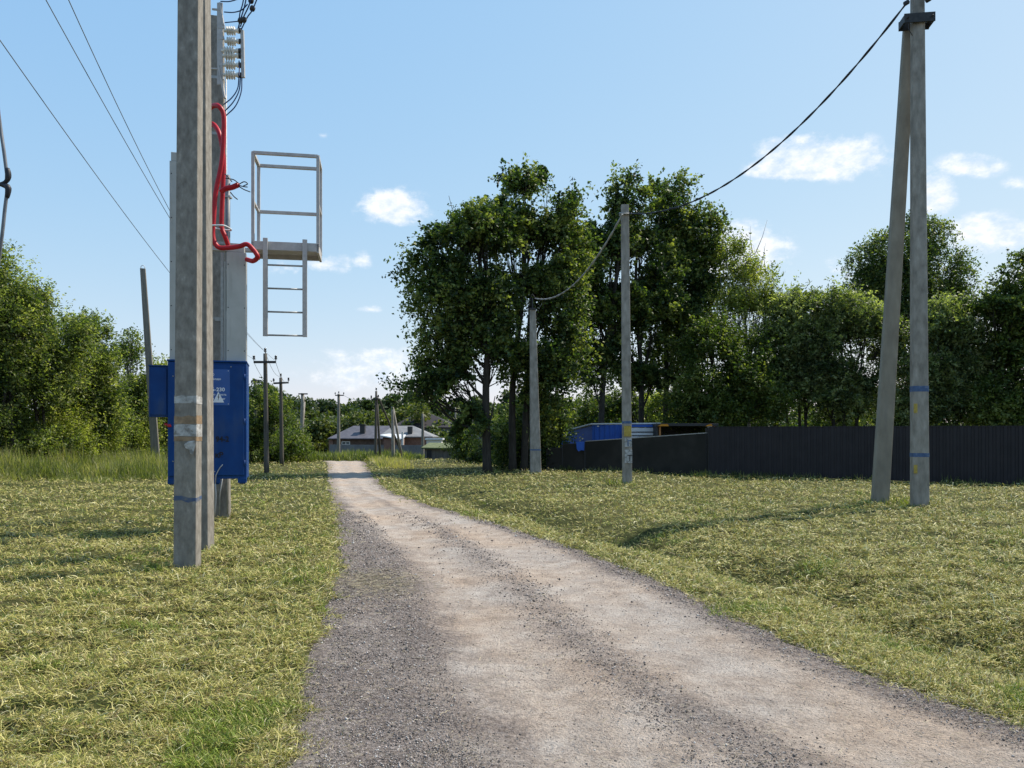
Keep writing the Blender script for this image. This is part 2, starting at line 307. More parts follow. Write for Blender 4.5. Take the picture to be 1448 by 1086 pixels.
def road_mat():
    m, nt, N, L, P = mat_new('gravel_road')
    tc = N.new('ShaderNodeTexCoord')
    def nz(scale, det, st=(1, 1, 1), rough=.65):
        mp = N.new('ShaderNodeMapping'); mp.inputs['Scale'].default_value = st; L.new(tc.outputs['Object'], mp.inputs[0])
        n = N.new('ShaderNodeTexNoise'); n.inputs['Scale'].default_value = scale; n.inputs['Detail'].default_value = det; n.inputs['Roughness'].default_value = rough
        L.new(mp.outputs[0], n.inputs['Vector']); return n.outputs['Fac']
    def mth(op, a, b, clamp=False):
        n = N.new('ShaderNodeMath'); n.operation = op; n.use_clamp = clamp
        for i, v in enumerate((a, b)):
            if isinstance(v, (int, float)): n.inputs[i].default_value = v
            else: L.new(v, n.inputs[i])
        return n.outputs[0]
    at = N.new('ShaderNodeAttribute'); at.attribute_name = 'loose'      # 0 worn wheel track, 1 loose grey gravel
    fac = mth('ADD', at.outputs['Fac'], mth('MULTIPLY', mth('SUBTRACT', nz(2.2, 8), .5), 1.1))
    fac = mth('ADD', fac, mth('MULTIPLY', mth('SUBTRACT', nz(22, 6), .5), 1.7), True)
    rt = ramp(N, [(.3, (.32, .272, .235)), (.5, (.44, .382, .335)), (.72, (.54, .482, .43))]); L.new(nz(3.5, 9), rt.inputs[0])
    warm = ramp(N, [(.4, (1, 1, 1)), (.62, (1.06, .95, .84))]); L.new(nz(.55, 4), warm.inputs[0])
    mu = N.new('ShaderNodeMix'); mu.data_type = 'RGBA'; mu.blend_type = 'MULTIPLY'; mu.inputs['Factor'].default_value = 1; L.new(rt.outputs[0], mu.inputs['A']); L.new(warm.outputs[0], mu.inputs['B'])
    rg = ramp(N, [(.36, (.042, .033, .029)), (.47, (.15, .122, .11)), (.56, (.26, .22, .20)), (.68, (.46, .405, .37))]); L.new(nz(34, 6, rough=.85), rg.inputs[0])
    mx = N.new('ShaderNodeMix'); mx.data_type = 'RGBA'; L.new(fac, mx.inputs['Factor']); L.new(mu.outputs['Result'], mx.inputs['A']); L.new(rg.outputs[0], mx.inputs['B'])
    # fine grit everywhere
    gr = ramp(N, [(.34, (.22, .2, .19)), (.45, (.88, .88, .88)), (.58, (1, 1, 1)), (.7, (1.3, 1.3, 1.3))]); L.new(nz(52, 5, rough=.85), gr.inputs[0])
    m3 = N.new('ShaderNodeMix'); m3.data_type = 'RGBA'; m3.blend_type = 'MULTIPLY'; m3.inputs['Factor'].default_value = .9; L.new(mx.outputs['Result'], m3.inputs['A']); L.new(gr.outputs[0], m3.inputs['B'])
    L.new(m3.outputs['Result'], P.inputs['Base Color']); P.inputs['Roughness'].default_value = .95; P.inputs['Specular IOR Level'].default_value = .15
    bp = N.new('ShaderNodeBump'); bp.inputs['Strength'].default_value = 1.0; bp.inputs['Distance'].default_value = .03
    hh = mth('ADD', mth('MULTIPLY', nz(60, 5), 1.0), mth('MULTIPLY', nz(9, 5), 1.2)); L.new(hh, bp.inputs['Height']); L.new(bp.outputs[0], P.inputs['Normal'])
    return m
M['road'] = road_mat()

# ------------------------------------------------------------------ terrain, road
def edge(pts):
    Y = []; X = []
    for (px, py) in pts:
        d = F * EYE / (py - HY); Y.append(d); X.append((px - CX) / F * d)
    return np.array(Y), np.array(X)
ly, lx = edge([(400, 1086), (432, 940), (462, 860), (482, 800), (478, 745), (468, 705), (464, 675), (464, 655)])
ry, rx = edge([(1640, 1086), (1448, 1030), (1240, 958), (1100, 900), (980, 842), (850, 788), (700, 740), (585, 710), (540, 688), (524, 668), (516, 655)])
ly = np.concatenate([[-8, 0], ly, [52, 62]]); lx = np.concatenate([[0.2, -.7], lx, [-13.2, -18.5]])
ry = np.concatenate([[-8, 0], ry, [52, 62]]); rx = np.concatenate([[5.2, 4.3], rx, [-10.5, -15]])
def smooth_interp(y, a, b):
    y = np.asarray(y, float); t = 0
    for o in (-1.2, -.6, 0, .6, 1.2): t = t + np.interp(y + o * np.clip(np.abs(y) / 12, .15, 1.5), a, b)
    return t / 5
def XL(y): return smooth_interp(y, ly, lx)
def XR(y): return smooth_interp(y, ry, rx)
def ground(x, y, detail=True):
    x = np.asarray(x, float); y = np.asarray(y, float)
    a = XL(y) - x; b = x - XR(y); out = np.maximum(a, b)
    inroad = y < 60
    e = sstep(-.15, 1.2, out); e = np.where(inroad, e, 1)
    z = np.zeros_like(x + y)
    z = z + np.where(inroad, .30 * sstep(3.5, 12, a) , 0)
    dit = np.exp(-((b - 1.5) / .75) ** 2) * .24 * sstep(1.5, 6, y) * (1 - sstep(26, 36, y)) * (.75 + .5 * vn(y * .5, y * 0, 15))
    z = z - dit
    z = z + e * ((fbm(x * .35, y * .35, 1, 3) - .5) * .14)
    if detail:
        fade = 1 - sstep(20, 45, y)
        z = z + e * fade * ((fbm(x * 1.6 , y * 2.2, 5, 3) - .5) * .15 + (vn(x * 5, y * 6, 9) - .5) * .05)
    z = z - np.where(inroad, .035 * sstep(.05, -.12, out), 0)
    z = z - 2.6 * sstep(46, 100, y)
    return z
def G(x, y): return float(ground(x, y, False))
def P0(px, py):     # point of the (nearly flat) ground seen at a pixel
    d = F * EYE / (py - HY); x = (px - CX) / F * d; return np.array([x, d, G(x, d)])

def axis(segs):
    out = []
    for (a, b, s) in segs: out.append(np.arange(a, b, s))
    out.append([segs[-1][1]]); return np.concatenate(out)
xs = axis([(-1500, -300, 150), (-300, -60, 20), (-60, -14, 2), (-14, 14, .13), (14, 60, 1.5), (60, 300, 20), (300, 1500, 150)])
ys = axis([(-60, -8, 8), (-8, 2, 1), (2, 14, .11), (14, 30, .25), (30, 60, .8), (60, 160, 4), (160, 500, 30), (500, 2600, 300)])
XX, YY = np.meshgrid(xs, ys); ZZ = ground(XX, YY)
nx, ny = len(xs), len(ys)
idx = np.arange(nx * ny).reshape(ny, nx)
fc = np.stack([idx[:-1, :-1], idx[:-1, 1:], idx[1:, 1:], idx[1:, :-1]], -1).reshape(-1, 4)
me = np_mesh('ground', np.stack([XX, YY, ZZ], -1), fc, True)
tag(link('ground', me, M['soil']), 'mown grassy ground either side of the track', kind='structure')

# road sheet
rys = axis([(-7, 2, .5), (2, 14, .06), (14, 30, .15), (30, 59, .5)])
us = np.linspace(-.04, 1.04, 90)
UU, RY = np.meshgrid(us, rys)
jl = (fbm(RY * 2.2, RY * 0 + 3, 2) - .5) * .5 * np.clip(RY / 12, .3, 1); jr = (fbm(RY * 2.2, RY * 0 + 9, 3) - .5) * .5 * np.clip(RY / 12, .3, 1)
a0 = XL(RY) + jl; b0 = XR(RY) + jr
RX = a0 + (b0 - a0) * UU
track = np.exp(-((UU - .36) / .10) ** 4) + np.exp(-((UU - .74) / .105) ** 4)
RZ = -.022 * np.clip(track, 0, 1) * np.ones_like(RY) + (fbm(RX * 1.3, RY * 1.3, 8, 3) - .5) * .03 + (vn(RX * 9, RY * 9, 4) - .5) * .006
RZ = RZ * sstep(0, .06, UU) * sstep(1, .94, UU) + .008
RZ = RZ - .06 * (sstep(.015, -.04, UU) + sstep(.985, 1.04, UU)) - 2.6 * sstep(46, 100, RY)
ridge_c = .555 + .03 * np.sin(RY * .5) + .03 * sstep(8, 14, RY)
lw = .27 + .05 * (vn(RY * .8, RY * 0, 6) - .5) - .13 * sstep(8.5, 17, RY)
loose = sstep(lw + .09, lw - .07, UU + .10 * (fbm(RY * 1.6, UU * 14, 17, 3) - .5)) * (.62 + .5 * fbm(RY * .8, UU * 7, 19, 3))
ridge = np.exp(-((UU - ridge_c) / .075) ** 2) * (.62 * (1 - .75 * sstep(18, 26, RY))) * (.55 + 1.0 * (fbm(RY * .7, UU * 6, 11, 3) - .2))
redge = sstep(.84, .95, UU + .06 * (fbm(RY * .9, UU * 3, 13, 2) - .5)) * .9
crk = .0
loose = np.clip(np.maximum(np.maximum(loose * (1 - .55 * sstep(17, 24, RY)), ridge), redge) + .02, 0, 1)
idx = np.arange(RX.size).reshape(RX.shape)
fc = np.stack([idx[:-1, :-1], idx[:-1, 1:], idx[1:, 1:], idx[1:, :-1]], -1).reshape(-1, 4)
me = np_mesh('road', np.stack([RX, RY, RZ], -1), fc, True, {'loose': loose.ravel()})
tag(link('road', me, M['road']), 'pale gravel track with two worn wheel paths', kind='structure')

def road_u(x, y): return (x - XL(y)) / (XR(y) - XL(y))

# ------------------------------------------------------------------ blades (clippings, standing grass, weeds)
def blades(name, x, y, z, L, wid, yaw, pitch, curl, rise, col, mat, droop=0, seg=4):
    n = len(x); t = np.linspace(0, 1, seg)[None, :]
    ang = yaw[:, None] + curl[:, None] * (t - .5)
    ca = np.cos(ang); sa = np.sin(ang)
    st = L[:, None] / (seg - 1)
    cp = np.cos(pitch)[:, None]; sp_ = np.sin(pitch)[:, None]
    px = np.concatenate([np.zeros((n, 1)), np.cumsum(ca[:, :-1] * st * cp, 1)], 1)
    py = np.concatenate([np.zeros((n, 1)), np.cumsum(sa[:, :-1] * st * cp, 1)], 1)
    pz = t * L[:, None] * sp_ + rise[:, None] * 4 * t * (1 - t) - (droop if np.isscalar(droop) else droop[:, None]) * t ** 2 * L[:, None]
    P = np.stack([x[:, None] + px, y[:, None] + py, z[:, None] + pz], -1)
    prof = np.interp(t, [0, .3, .7, 1], [.7, 1, .8, .12]) * wid[:, None] / 2
    roll = rng.uniform(-1.0, 1.0, n)[:, None]
    S = np.stack([-sa * np.cos(roll), ca * np.cos(roll), np.sin(roll) * np.ones_like(ca)], -1) * prof[..., None]
    V = np.stack([P - S, P + S], 2).reshape(n, seg * 2, 3)
    q = np.array([[2 * i, 2 * i + 1, 2 * i + 3, 2 * i + 2] for i in range(seg - 1)])
    Fc = (q[None] + (np.arange(n) * seg * 2)[:, None, None]).reshape(-1, 4)
    if col.ndim == 2:
        cc = np.repeat(np.concatenate([col, np.ones((n, 1))], 1), seg * 2, 0); attrs = {'col': cc}
    else: attrs = {'tint': np.repeat(col, seg * 2)}
    return link(name, np_mesh(name, V, Fc, False, attrs), mat)

def lawn_points(n, dmin, dmax, spread=.78, power=1.0):
    # density about constant on screen, thinning with distance
    k = rng.random(n)
    d = 1 / (1 / dmin + (1 / dmax - 1 / dmin) * k) if power == 1 else (dmin ** (1 - power) + (dmax ** (1 - power) - dmin ** (1 - power)) * k) ** (1 / (1 - power))
    x = rng.uniform(-spread, spread, n) * (d + 1.2)
    return x, d
def on_lawn(x, y, margin=.12):
    j = (fbm(y * 2.2, x * 2.2, 21, 3) - .5) * .7 + .16
    return np.where(y < 59, (x < XL(y) - margin + j) | (x > XR(y) + margin * .5 - j * .8), True)

def fence_y(x):  # keep grass in front of fences roughly
    return np.interp(x, [-6, 1.6, 7.7, 16.0, 24], [60, 35.5, 30.6, 24.6, 19])
x, y = lawn_points(1450000, 2.6, 56)
near = on_lawn(x, y) & (y < fence_y(x) + .4)
thin = fbm(x * .9, y * 1.4, 31, 3)           # windrows
patch = fbm(x * 1.5 + 7, y * 1.9, 41, 4)
hum = fbm(x * 1.6, y * 2.2, 5, 3)
mound = fbm(x * 5.5, y * 7.5, 91, 2)
keep = near & (rng.random(len(x)) < np.clip(.12 + 1.0 * np.clip(thin - .2, 0, 1) + 1.3 * (mound - .42), .06, 1))
x, y, thin, patch, hum, mound = x[keep], y[keep], thin[keep], patch[keep], hum[keep], mound[keep]; n = len(x)
z = ground(x, y)
sc_ = np.clip(y / 6, .62, 7)
L_ = rng.uniform(.03, .095, n) * (1 + .6 * (rng.random(n) < .1)) * sc_ ** .34; wid = rng.uniform(.0036, .0078, n) * sc_ ** .85
green = sstep(.64, .76, patch) * .8
s1 = rng.random(n)[:, None]
straw = np.array([.55, .48, .18]); olive = np.array([.36, .345, .08]); dgreen = np.array([.12, .165, .026]); pale = np.array([.72, .66, .38]); brown = np.array([.19, .14, .06])
col = np.where(s1 < .30, straw, np.where(s1 < .62, olive, np.where(s1 < .80, dgreen, np.where(s1 < .87, pale, brown))))
g2 = np.array([.17, .225, .028]) * rng.uniform(.7, 1.5, n)[:, None]
gm = (green[:, None] * .85 > rng.random(n)[:, None]); col = np.where(gm, g2, col)
col = col * rng.uniform(.72, 1.2, n)[:, None]
pitch = np.where(rng.random(n) < .22 + .5 * green, rng.uniform(.3, 1.1, n), rng.uniform(-.12, .35, n))
z = z + rng.random(n) ** 1.6 * .11 * np.clip(mound - .3, 0, .5) * sc_ ** .4 + .002
rowdir = rng.normal(.25, .9, n)
feet = [(265, 801), (288, 780), (313, 733), (1300, 719), (1244, 714), (888, 685), (757, 670), (377, 673)]
fx = []; fy = []
for (a_, b_) in feet:
    p_ = P0(a_, b_); k_ = 260; r_ = .17 + .16 * rng.random(k_); q_ = rng.uniform(0, 6.3, k_); fx.append(p_[0] + r_ * np.cos(q_)); fy.append(p_[1] + r_ * np.sin(q_))
ey = 1 / (1 / 2.6 + (1 / 26 - 1 / 2.6) * rng.random(60000)); side = rng.random(60000) < .5
eo = rng.normal(0, .13, 60000); ex = np.where(side, XL(ey) + .05 + eo, XR(ey) - .05 + eo); ek = (fbm(ex * 3, ey * 3.2, 77, 3) > .55) & (rng.random(60000) < np.clip(ey / 9, .25, 1))
fx.append(ex[ek]); fy.append(ey[ek])
fx = np.concatenate(fx); fy = np.concatenate(fy); m_ = len(fx); fs = np.clip(fy / 6, .62, 7)
x = np.append(x, fx); y = np.append(y, fy); z = np.append(z, ground(fx, fy)); L_ = np.append(L_, rng.uniform(.035, .105, m_) * np.where(np.arange(m_) < 260 * len(feet), 1.2, .6)); wid = np.append(wid, rng.uniform(.004, .008, m_) * fs ** .8)
rowdir = np.append(rowdir, rng.uniform(0, 6.3, m_)); pitch = np.append(pitch, rng.uniform(.3, 1.3, m_)); sc_ = np.append(sc_, fs)
col = np.concatenate([col, np.where(rng.random((m_, 1)) < .5, np.array([.22, .26, .05]), np.array([.46, .40, .17])) * rng.uniform(.6, 1.3, (m_, 1))]); n = len(x)
o = blades('grass', x, y, z, L_, wid, rowdir + np.where(rng.random(n) < .5, math.pi, 0), pitch, rng.normal(0, 1.6, n), rng.uniform(0, .02, n) * sc_ ** .5, np.clip(col, 0, 1), M['blade'])
tag(o, 'freshly mown yellow-green grass lying in clippings on the verges', 'grass', kind='stuff')

# clippings strewn on the track
x, y = lawn_points(46000, 2.6, 22)
pt_ = P0(520, 826); tx = pt_[0] + .08 + rng.normal(0, .28, 1700); ty = pt_[1] + rng.normal(0, .42, 1700) - (tx - pt_[0]) * .5
u = road_u(x, y); keep = (u > -.02) & (u < 1.02) & (rng.random(len(x)) < .09 + .22 * sstep(.3, .2, u) + .8 * sstep(.12, 0.0, u) + .9 * sstep(.9, 1.0, u) + .12 * np.exp(-((u - .55) / .08) ** 2))
x, y = np.append(x[keep], tx), np.append(y[keep], ty); n = len(x); sc_ = np.clip(y / 6, .6, 4)
col = np.where(rng.random(n)[:, None] < .6, np.array([.42, .36, .24]), np.array([.24, .2, .13])) * rng.uniform(.6, 1.2, n)[:, None]
o = blades('dry_clippings', x, y, rng.uniform(.018, .035, n), rng.uniform(.03, .10, n) * sc_ ** .4, rng.uniform(.002, .0045, n) * sc_ ** .9, rng.uniform(0, 6.3, n), rng.uniform(0, .1, n), rng.normal(0, 1.5, n), rng.uniform(0, .008, n), col, M['blade'])
tag(o, 'dry straw scattered over the gravel track', 'straw', kind='stuff')

# stones
def stones(name, n, dmax, label):
    x, y = lawn_points(n, 2.6, dmax, .75, 1.5)
    u = road_u(x, y)
    lo = np.maximum.reduce([sstep(.30, .18, u), np.exp(-((u - .555) / .07) ** 2) * .65, sstep(.86, .96, u) * .8, np.full_like(u, .04)])
    keep = (u > .0) & (u < 1.0) & (rng.random(n) < lo * .9); x, y, u = x[keep], y[keep], u[keep]; n = len(x)
    s = rng.uniform(.002, .0056, n) * (1 + 1.5 * rng.random(n) ** 8) * np.clip(y / 6, .8, 2.2)
    base = np.array([[1, 0, 0], [0, 1, 0], [-1, 0, 0], [0, -1, 0], [0, 0, 1], [0, 0, -1]], float)
    V = base[None] * s[:, None, None] * rng.uniform(.6, 1.3, (n, 6, 3))
    a = rng.uniform(0, 6.3, n); ca, sa = np.cos(a)[:, None], np.sin(a)[:, None]
    X = V[..., 0] * ca - V[..., 1] * sa; Y = V[..., 0] * sa + V[..., 1] * ca
    V = np.stack([X + x[:, None], Y + y[:, None], V[..., 2] * .75 + .008 + s[:, None] * .3 + ((fbm(x * 1.3, y * 1.3, 8, 3) - .5) * .03)[:, None]], -1)
    f = np.array([[0, 1, 4], [1, 2, 4], [2, 3, 4], [3, 0, 4], [1, 0, 5], [2, 1, 5], [3, 2, 5], [0, 3, 5]])
    Fc = (f[None] + (np.arange(n) * 6)[:, None, None]).reshape(-1, 3)
    g = (.05 + .42 * rng.random(n) ** 1.7)[:, None] * np.array([1.04, .90, .82]); g = np.where(rng.random(n)[:, None] < .05, np.array([.5, .48, .45]), g)
    cc = np.repeat(np.concatenate([g, np.ones((n, 1))], 1), 6, 0)
    o = link(name, np_mesh(name, V, Fc, False, {'col': cc}), M['stone']); tag(o, label, 'gravel', kind='stuff')
stones('gravel', 520000, 16, 'loose dark grey gravel along the left side and centre of the track')

# ------------------------------------------------------------------ poles
def pole_mesh(a, b, w0, w1, d0, d1, yaw, ch=.18, rings=14):
    """tapered concrete post with chamfered corners from a to b"""
    a = np.array(a, float); b = np.array(b, float); ax = b - a
    X = np.array([math.cos(yaw), math.sin(yaw), 0]); Y = np.array([-math.sin(yaw), math.cos(yaw), 0])
    v = []
    for i in range(rings + 1):
        t = i / rings; c = a + ax * t; hw = (w0 + (w1 - w0) * t) / 2; hd = (d0 + (d1 - d0) * t) / 2; k = ch * min(hw, hd)
        for (sx, sy) in ((-hw + k, -hd), (hw - k, -hd), (hw, -hd + k), (hw, hd - k), (hw - k, hd), (-hw + k, hd), (-hw, hd - k), (-hw, -hd + k)):
            v.append(c + X * sx + Y * sy)
    f = [(i * 8 + k, i * 8 + (k + 1) % 8, (i + 1) * 8 + (k + 1) % 8, (i + 1) * 8 + k) for i in range(rings) for k in range(8)]
    f += [tuple(range(7, -1, -1)), tuple(rings * 8 + k for k in range(8))]
    return v, f
def concrete_pole(name, label, base, top, w0, w1, d0, d1, yaw=0, mat='concrete', group=None, cat='utility pole', ch=.18):
    base = np.array(base, float); top = np.array(top, float)
    e = empty(name, base, 0, label, cat, group)
    m = MB(); v, f = pole_mesh((top - base) * 0 + np.array([0, 0, -.4]) + (top - base) * (-.4 / max(1, (top - base)[2])) * np.array([1, 1, 0]), top - base, w0, w1, d0, d1, yaw, ch); m.add(v, f)
    m.build('shaft', M[mat], e, bevel=.006)
    e['_d'] = 0; del e['_d']
    return e
def band(e, base, top, z0, z1, w0, w1, d0, d1, yaw, mat, name='tape_band', proud=.003, frac=(0, 1), jag=0.0, ch=.18):
    """thin wrap round a pole between heights z0..z1 (world), local to the pole's empty"""
    base = np.array(base, float); top = np.array(top, float); H = top[2] - base[2]; m = MB(); v = []
    X = np.array([math.cos(yaw), math.sin(yaw), 0]); Y = np.array([-math.sin(yaw), math.cos(yaw), 0])
    for zz, sg in ((z0, 1), (z1, -1)):
        t = (zz - base[2] + .4) / (H + .4); hw = (w0 + (w1 - w0) * t) / 2 + proud; hd = (d0 + (d1 - d0) * t) / 2 + proud; k = ch * min(hw, hd)
        c = (top - base) * ((zz - base[2]) / H)
        for j, (sx, sy) in enumerate(((-hw + k, -hd), (-hw * .3, -hd), (hw * .3, -hd), (hw - k, -hd), (hw, -hd + k), (hw, hd - k), (hw - k, hd), (-hw + k, hd), (-hw, hd - k), (-hw, -hd + k))):
            v.append(c + X * sx + Y * sy + np.array([0, 0, jag * sg * (rng.random() - .3)]))
    n = 10; f = [(k, (k + 1) % n, n + (k + 1) % n, n + k) for k in range(n)]
    m.add(v, f); return m.build(name, M[mat], e)

# --- left transformer mast: near pole, second pole, rear pole
def zp(py, d): return EYE + (HY - py) / F * d
b1 = P0(265, 801); b1[2] = G(b1[0], b1[1]); t1 = b1 + np.array([.05, 0, 9.0 - b1[2]]); args1 = (.27, .24, .19, .17, R(2))
p1 = concrete_pole('concrete_pole', 'nearest grey concrete pole with torn white and tan tape', b1, t1, *args1, cat='concrete pole', ch=.07)
for (ya, yb, mt, nm, j, pr) in ((571, 560, 'paper', 'tape_band', .03, .003), (600, 588, 'tan_tape', 'tape_band', .02, .003), (617, 600, 'paper', 'tape_band', .02, .004), (624, 617, 'tan_tape', 'tape_band', .01, .003), (709, 701, 'faded_blue', 'paint_stripe', .04, .002)):
    band(p1, b1, t1, zp(ya, b1[1]), zp(yb, b1[1]), *args1[:4], args1[4], mt, nm, pr, jag=j, ch=.07)
m = MB()   # torn notice hanging from the tape on the right corner
cx = .10
pts = [(-.04, .0), (.035, .01), (.05, -.04), (.03, -.10), (.02, -.16), (-.01, -.15), (-.03, -.10), (-.07, -.08), (-.09, -.04)]
v = [(cx + a, -.117 - .004 * (i % 3), zp(624, b1[1]) - b1[2] + c) for i, (a, c) in enumerate(pts)]
m.add(v, [tuple(range(len(v)))]); m.add([(p[0], p[1] + .003, p[2]) for p in v], [tuple(range(len(v) - 1, -1, -1))]); m.build('torn_paper', M['paper'], p1)
m = MB(); m.tube([(.155 - .31 * (k % 8 < 4), 0, 0) for k in range(2)], .001, 4) if False else None

b2 = P0(287.5, 780); t2 = b2 + np.array([-.06, .05, 9.4 - b2[2]])
p2 = concrete_pole('concrete_pole', 'second concrete pole standing close behind the nearest one, brightly lit right edge', b2, t2, .22, .19, .24, .20, R(0), cat='concrete pole', ch=.07)
b3 = P0(313, 733); t3 = b3 + np.array([-.10, 0, 9.6 - b3[2]]); args3 = (.33, .27, .24, .18, R(12))
p3 = concrete_pole('concrete_pole', 'rear concrete pole behind the blue cabinet, carrying insulators and red conduits', b3, t3, *args3, cat='concrete pole')
for py in (93, 175, 335, 445):
    band(p3, b3, t3, zp(py + 2, 14.2), zp(py - 2, 14.2), *args3[:4], args3[4], 'galv', 'steel_strap', .004)
MB().tube([(.17, -.15, .1), (.16, -.14, 1.2), (.15, -.13, 4.5), (.14, -.13, 8.5)], .012, 6).build('earthing_rod', M['galv'], p3)
MB().tube([(.02, -.16, .0), (.03, -.15, .5), (.09, -.15, .85)], .012, 6).build('earthing_rod', M['galv'], p3)

# --- transformer substation cabinet
D = 12.75; YAW = R(16)
cab = empty('transformer_substation', (-5.05, 12.75, 0), YAW, 'blue steel transformer cabinet with grey cable ducts hung behind the concrete poles', 'transformer cabinet')
lxp = lambda px: (px - 295.5) / 117 * 1.245
lz = lambda py: zp(py, D)
wL, wR = lxp(238), lxp(353); zb, zt = lz(681), lz(511)
m = MB(); m.box(wL, wR, .02, .75, zb + .04, zt - .01); m.build('housing', M['blue'], cab, bevel=.008)
m = MB(); m.box(wL - .008, wR + .008, -.01, .77, zt - .008, zt + .02); m.build('roof_flange', M['blue'], cab, bevel=.004)
m = MB(); m.box(lxp(268), wR - .04, -.012, .018, zb + .10, zt - .06); door = m.build('door', M['blue'], cab, bevel=.005)
m = MB(); m.box(wL + .012, lxp(264), -.012, .018, zb + .10, zt - .03); door2 = m.build('door', M['blue'], cab, bevel=.005)
for z_ in (zt - .25, (zb + zt) / 2, zb + .3): MB().tube([(wR - .03, -.02, z_ - .05), (wR - .03, -.02, z_ + .05)], .012, 8).build('hinge', M['blue'], door)
for (a, b) in ((wL, wL + .10), (lxp(302), lxp(314)), (wR - .14, wR)):
    m = MB(); m.box(a, b, .0, .12, zb - .03, zb + .05); m.box(a + .02, b - .02, .04, .11, zb - .05, zb - .03); m.build('mounting_foot', M['blue'] , cab, bevel=.004)
for (px, py) in ((246, 533), (246, 652), (306, 667), (330, 518)):
    MB().lathe([(.011, 0), (.011, .004), (.007, .008)], Matrix.Translation((lxp(px), -.012, lz(py))) @ Matrix.Rotation(R(90), 4, 'X'), 8).build('bolt', M['galv'], cab)
# meter box at the left
bx = empty('meter_box', (0, 0, 0)); bx.parent = cab
m = MB(); m.box(lxp(211), lxp(238) - .004, .06, .42, lz(590), lz(519)); m.build('shell', M['blue'], bx, bevel=.008)
m = MB(); m.box(lxp(213), lxp(236), .045, .058, lz(587), lz(522)); m.build('lid', M['blue'], bx, bevel=.004)
m = MB(); m.box(lxp(211) - .01, lxp(238), .04, .43, lz(519), lz(517.5)); m.build('top_plate', M['blue'], bx)
m = MB(); m.tube([(lxp(233), .1, lz(600)), (lxp(238), .06, lz(601)), (lxp(242), .02, lz(600))], .022, 8); m.lathe([(.03, 0), (.035, .02), (.02, .05)], Matrix.Translation((lxp(241), -.0, lz(604))), 8)
m.build('lock_handle', M['red'], cab)
# ducts
def duct(px0, px1, pyb, pyt, y0, y1, label):
    e = MB(); e.box(lxp(px0), lxp(px1), y0, y1, lz(pyb), lz(pyt)); o = e.build('cable_duct', M['grey_sheet'], cab, bevel=.006); o['label'] = label
    s = MB(); s.box(lxp(px0) + .02, lxp(px1) - .035, y0 + .01, y1 - .02, lz(pyt) + .004, lz(pyt) + .15); s.build('duct_cap', M['grey_sheet'], o, bevel=.006)
    for px in (px0 + 2.5, px1 - 2.5):
        k = pyt + 18
        while k < pyb - 5:
            MB().lathe([(.010, 0), (.009, .004), (.005, .007)], Matrix.Translation((lxp(px), y0, lz(k))) @ Matrix.Rotation(R(90), 4, 'X'), 8).build('screw', M['dark_steel'], o); k += 62
duct(239.5, 262, 511, 229, .10, .40, 'tall grey duct rising on the left')
duct(322.5, 352, 511, 352, .10, .42, 'short grey duct on the right')
# flat conduit strips between duct and rear pole
MB().box(lxp(313), lxp(317.5), .2, .26, lz(511), lz(352)).build('riser_strip', M['galv'], cab, bevel=.003)
MB().box(lxp(318.5), lxp(321), .18, .24, lz(511), lz(365)).build('riser_strip', M['grey_sheet'], cab, bevel=.003)
MB().box(lxp(304), lxp(321), .263, .29, lz(450), lz(446)).build('riser_bracket', M['galv'], cab, bevel=.003)
# lettering
def text(s, size, mat, parent, x, z, y=-.0135, bold=0.0, sx=1.0, name='lettering'):
    cu = bpy.data.curves.new(name, 'FONT'); cu.body = s; cu.size = size; cu.extrude = .0012; cu.offset = bold; cu.resolution_u = 3
    t = bpy.data.objects.new(name, cu); C.objects.link(t)
    me = bpy.data.meshes.new_from_object(t.evaluated_get(bpy.context.evaluated_depsgraph_get())); bpy.data.objects.remove(t); bpy.data.curves.remove(cu)
    me.materials.clear(); me.name = name; me.transform(Matrix.Rotation(R(90), 4, 'X') @ Matrix.Diagonal((sx, 1, 1, 1)))
    return link(name, me, M[mat], parent, (x, y, z))
m = MB(); m.box(lxp(268), lxp(328.5), -.0175, -.0135, lz(573), lz(522)); sign = m.build('sign_plate', M['blue_sign'], door, bevel=.002)
for (px, py) in ((326, 524), (326, 571)): MB().lathe([(.008, 0), (.008, .003)], Matrix.Translation((lxp(px), -.0175, lz(py))) @ Matrix.Rotation(R(90), 4, 'X'), 8).build('rivet', M['white_sheet'], sign)
ys_ = -.0195
text('НО', .052, 'white_paint', sign, lxp(298.5), lz(531), ys_, .0008)
text('ниюдо', .042, 'white_paint', sign, lxp(299), lz(537), ys_, .0008, 1.3)
text('6-230', .085, 'white_paint', sign, lxp(301.5), lz(553), ys_, .002, 1.05)
text('ость', .042, 'white_paint', sign, lxp(314), lz(559), ys_, .001, 1.1)
text('ит', .042, 'white_paint', sign, lxp(317), lz(565), ys_, .001, 1.1)
text('со', .042, 'white_paint', sign, lxp(302), lz(559), ys_, .001, 1.1)
text('ап', .042, 'white_paint', sign, lxp(300), lz(565), ys_, .001, 1.1)
m = MB(); a, b, c_ = (lxp(303.5), lz(569)), (lxp(320), lz(569)), (lxp(311.5), lz(553.5))
m.add([(a[0], -.0215, a[1]), (b[0], -.0215, b[1]), (c_[0], -.0215, c_[1]), (a[0], -.018, a[1]), (b[0], -.018, b[1]), (c_[0], -.018, c_[1])], [(0, 1, 2), (5, 4, 3), (0, 3, 4, 1), (1, 4, 5, 2), (2, 5, 3, 0)])
m.build('warning_triangle', M['white_paint'], sign)
m = MB(); q = lambda px, py: (lxp(px), -.0225, lz(py))
m.add([q(312.2, 556.5), q(310.4, 562), q(311.6, 562), q(310.9, 567), q(313, 560.8), q(311.8, 560.8), q(313, 557)], [(0, 1, 2, 3, 4, 5, 6)]); m.build('bolt_symbol', M['black_paint'], sign)
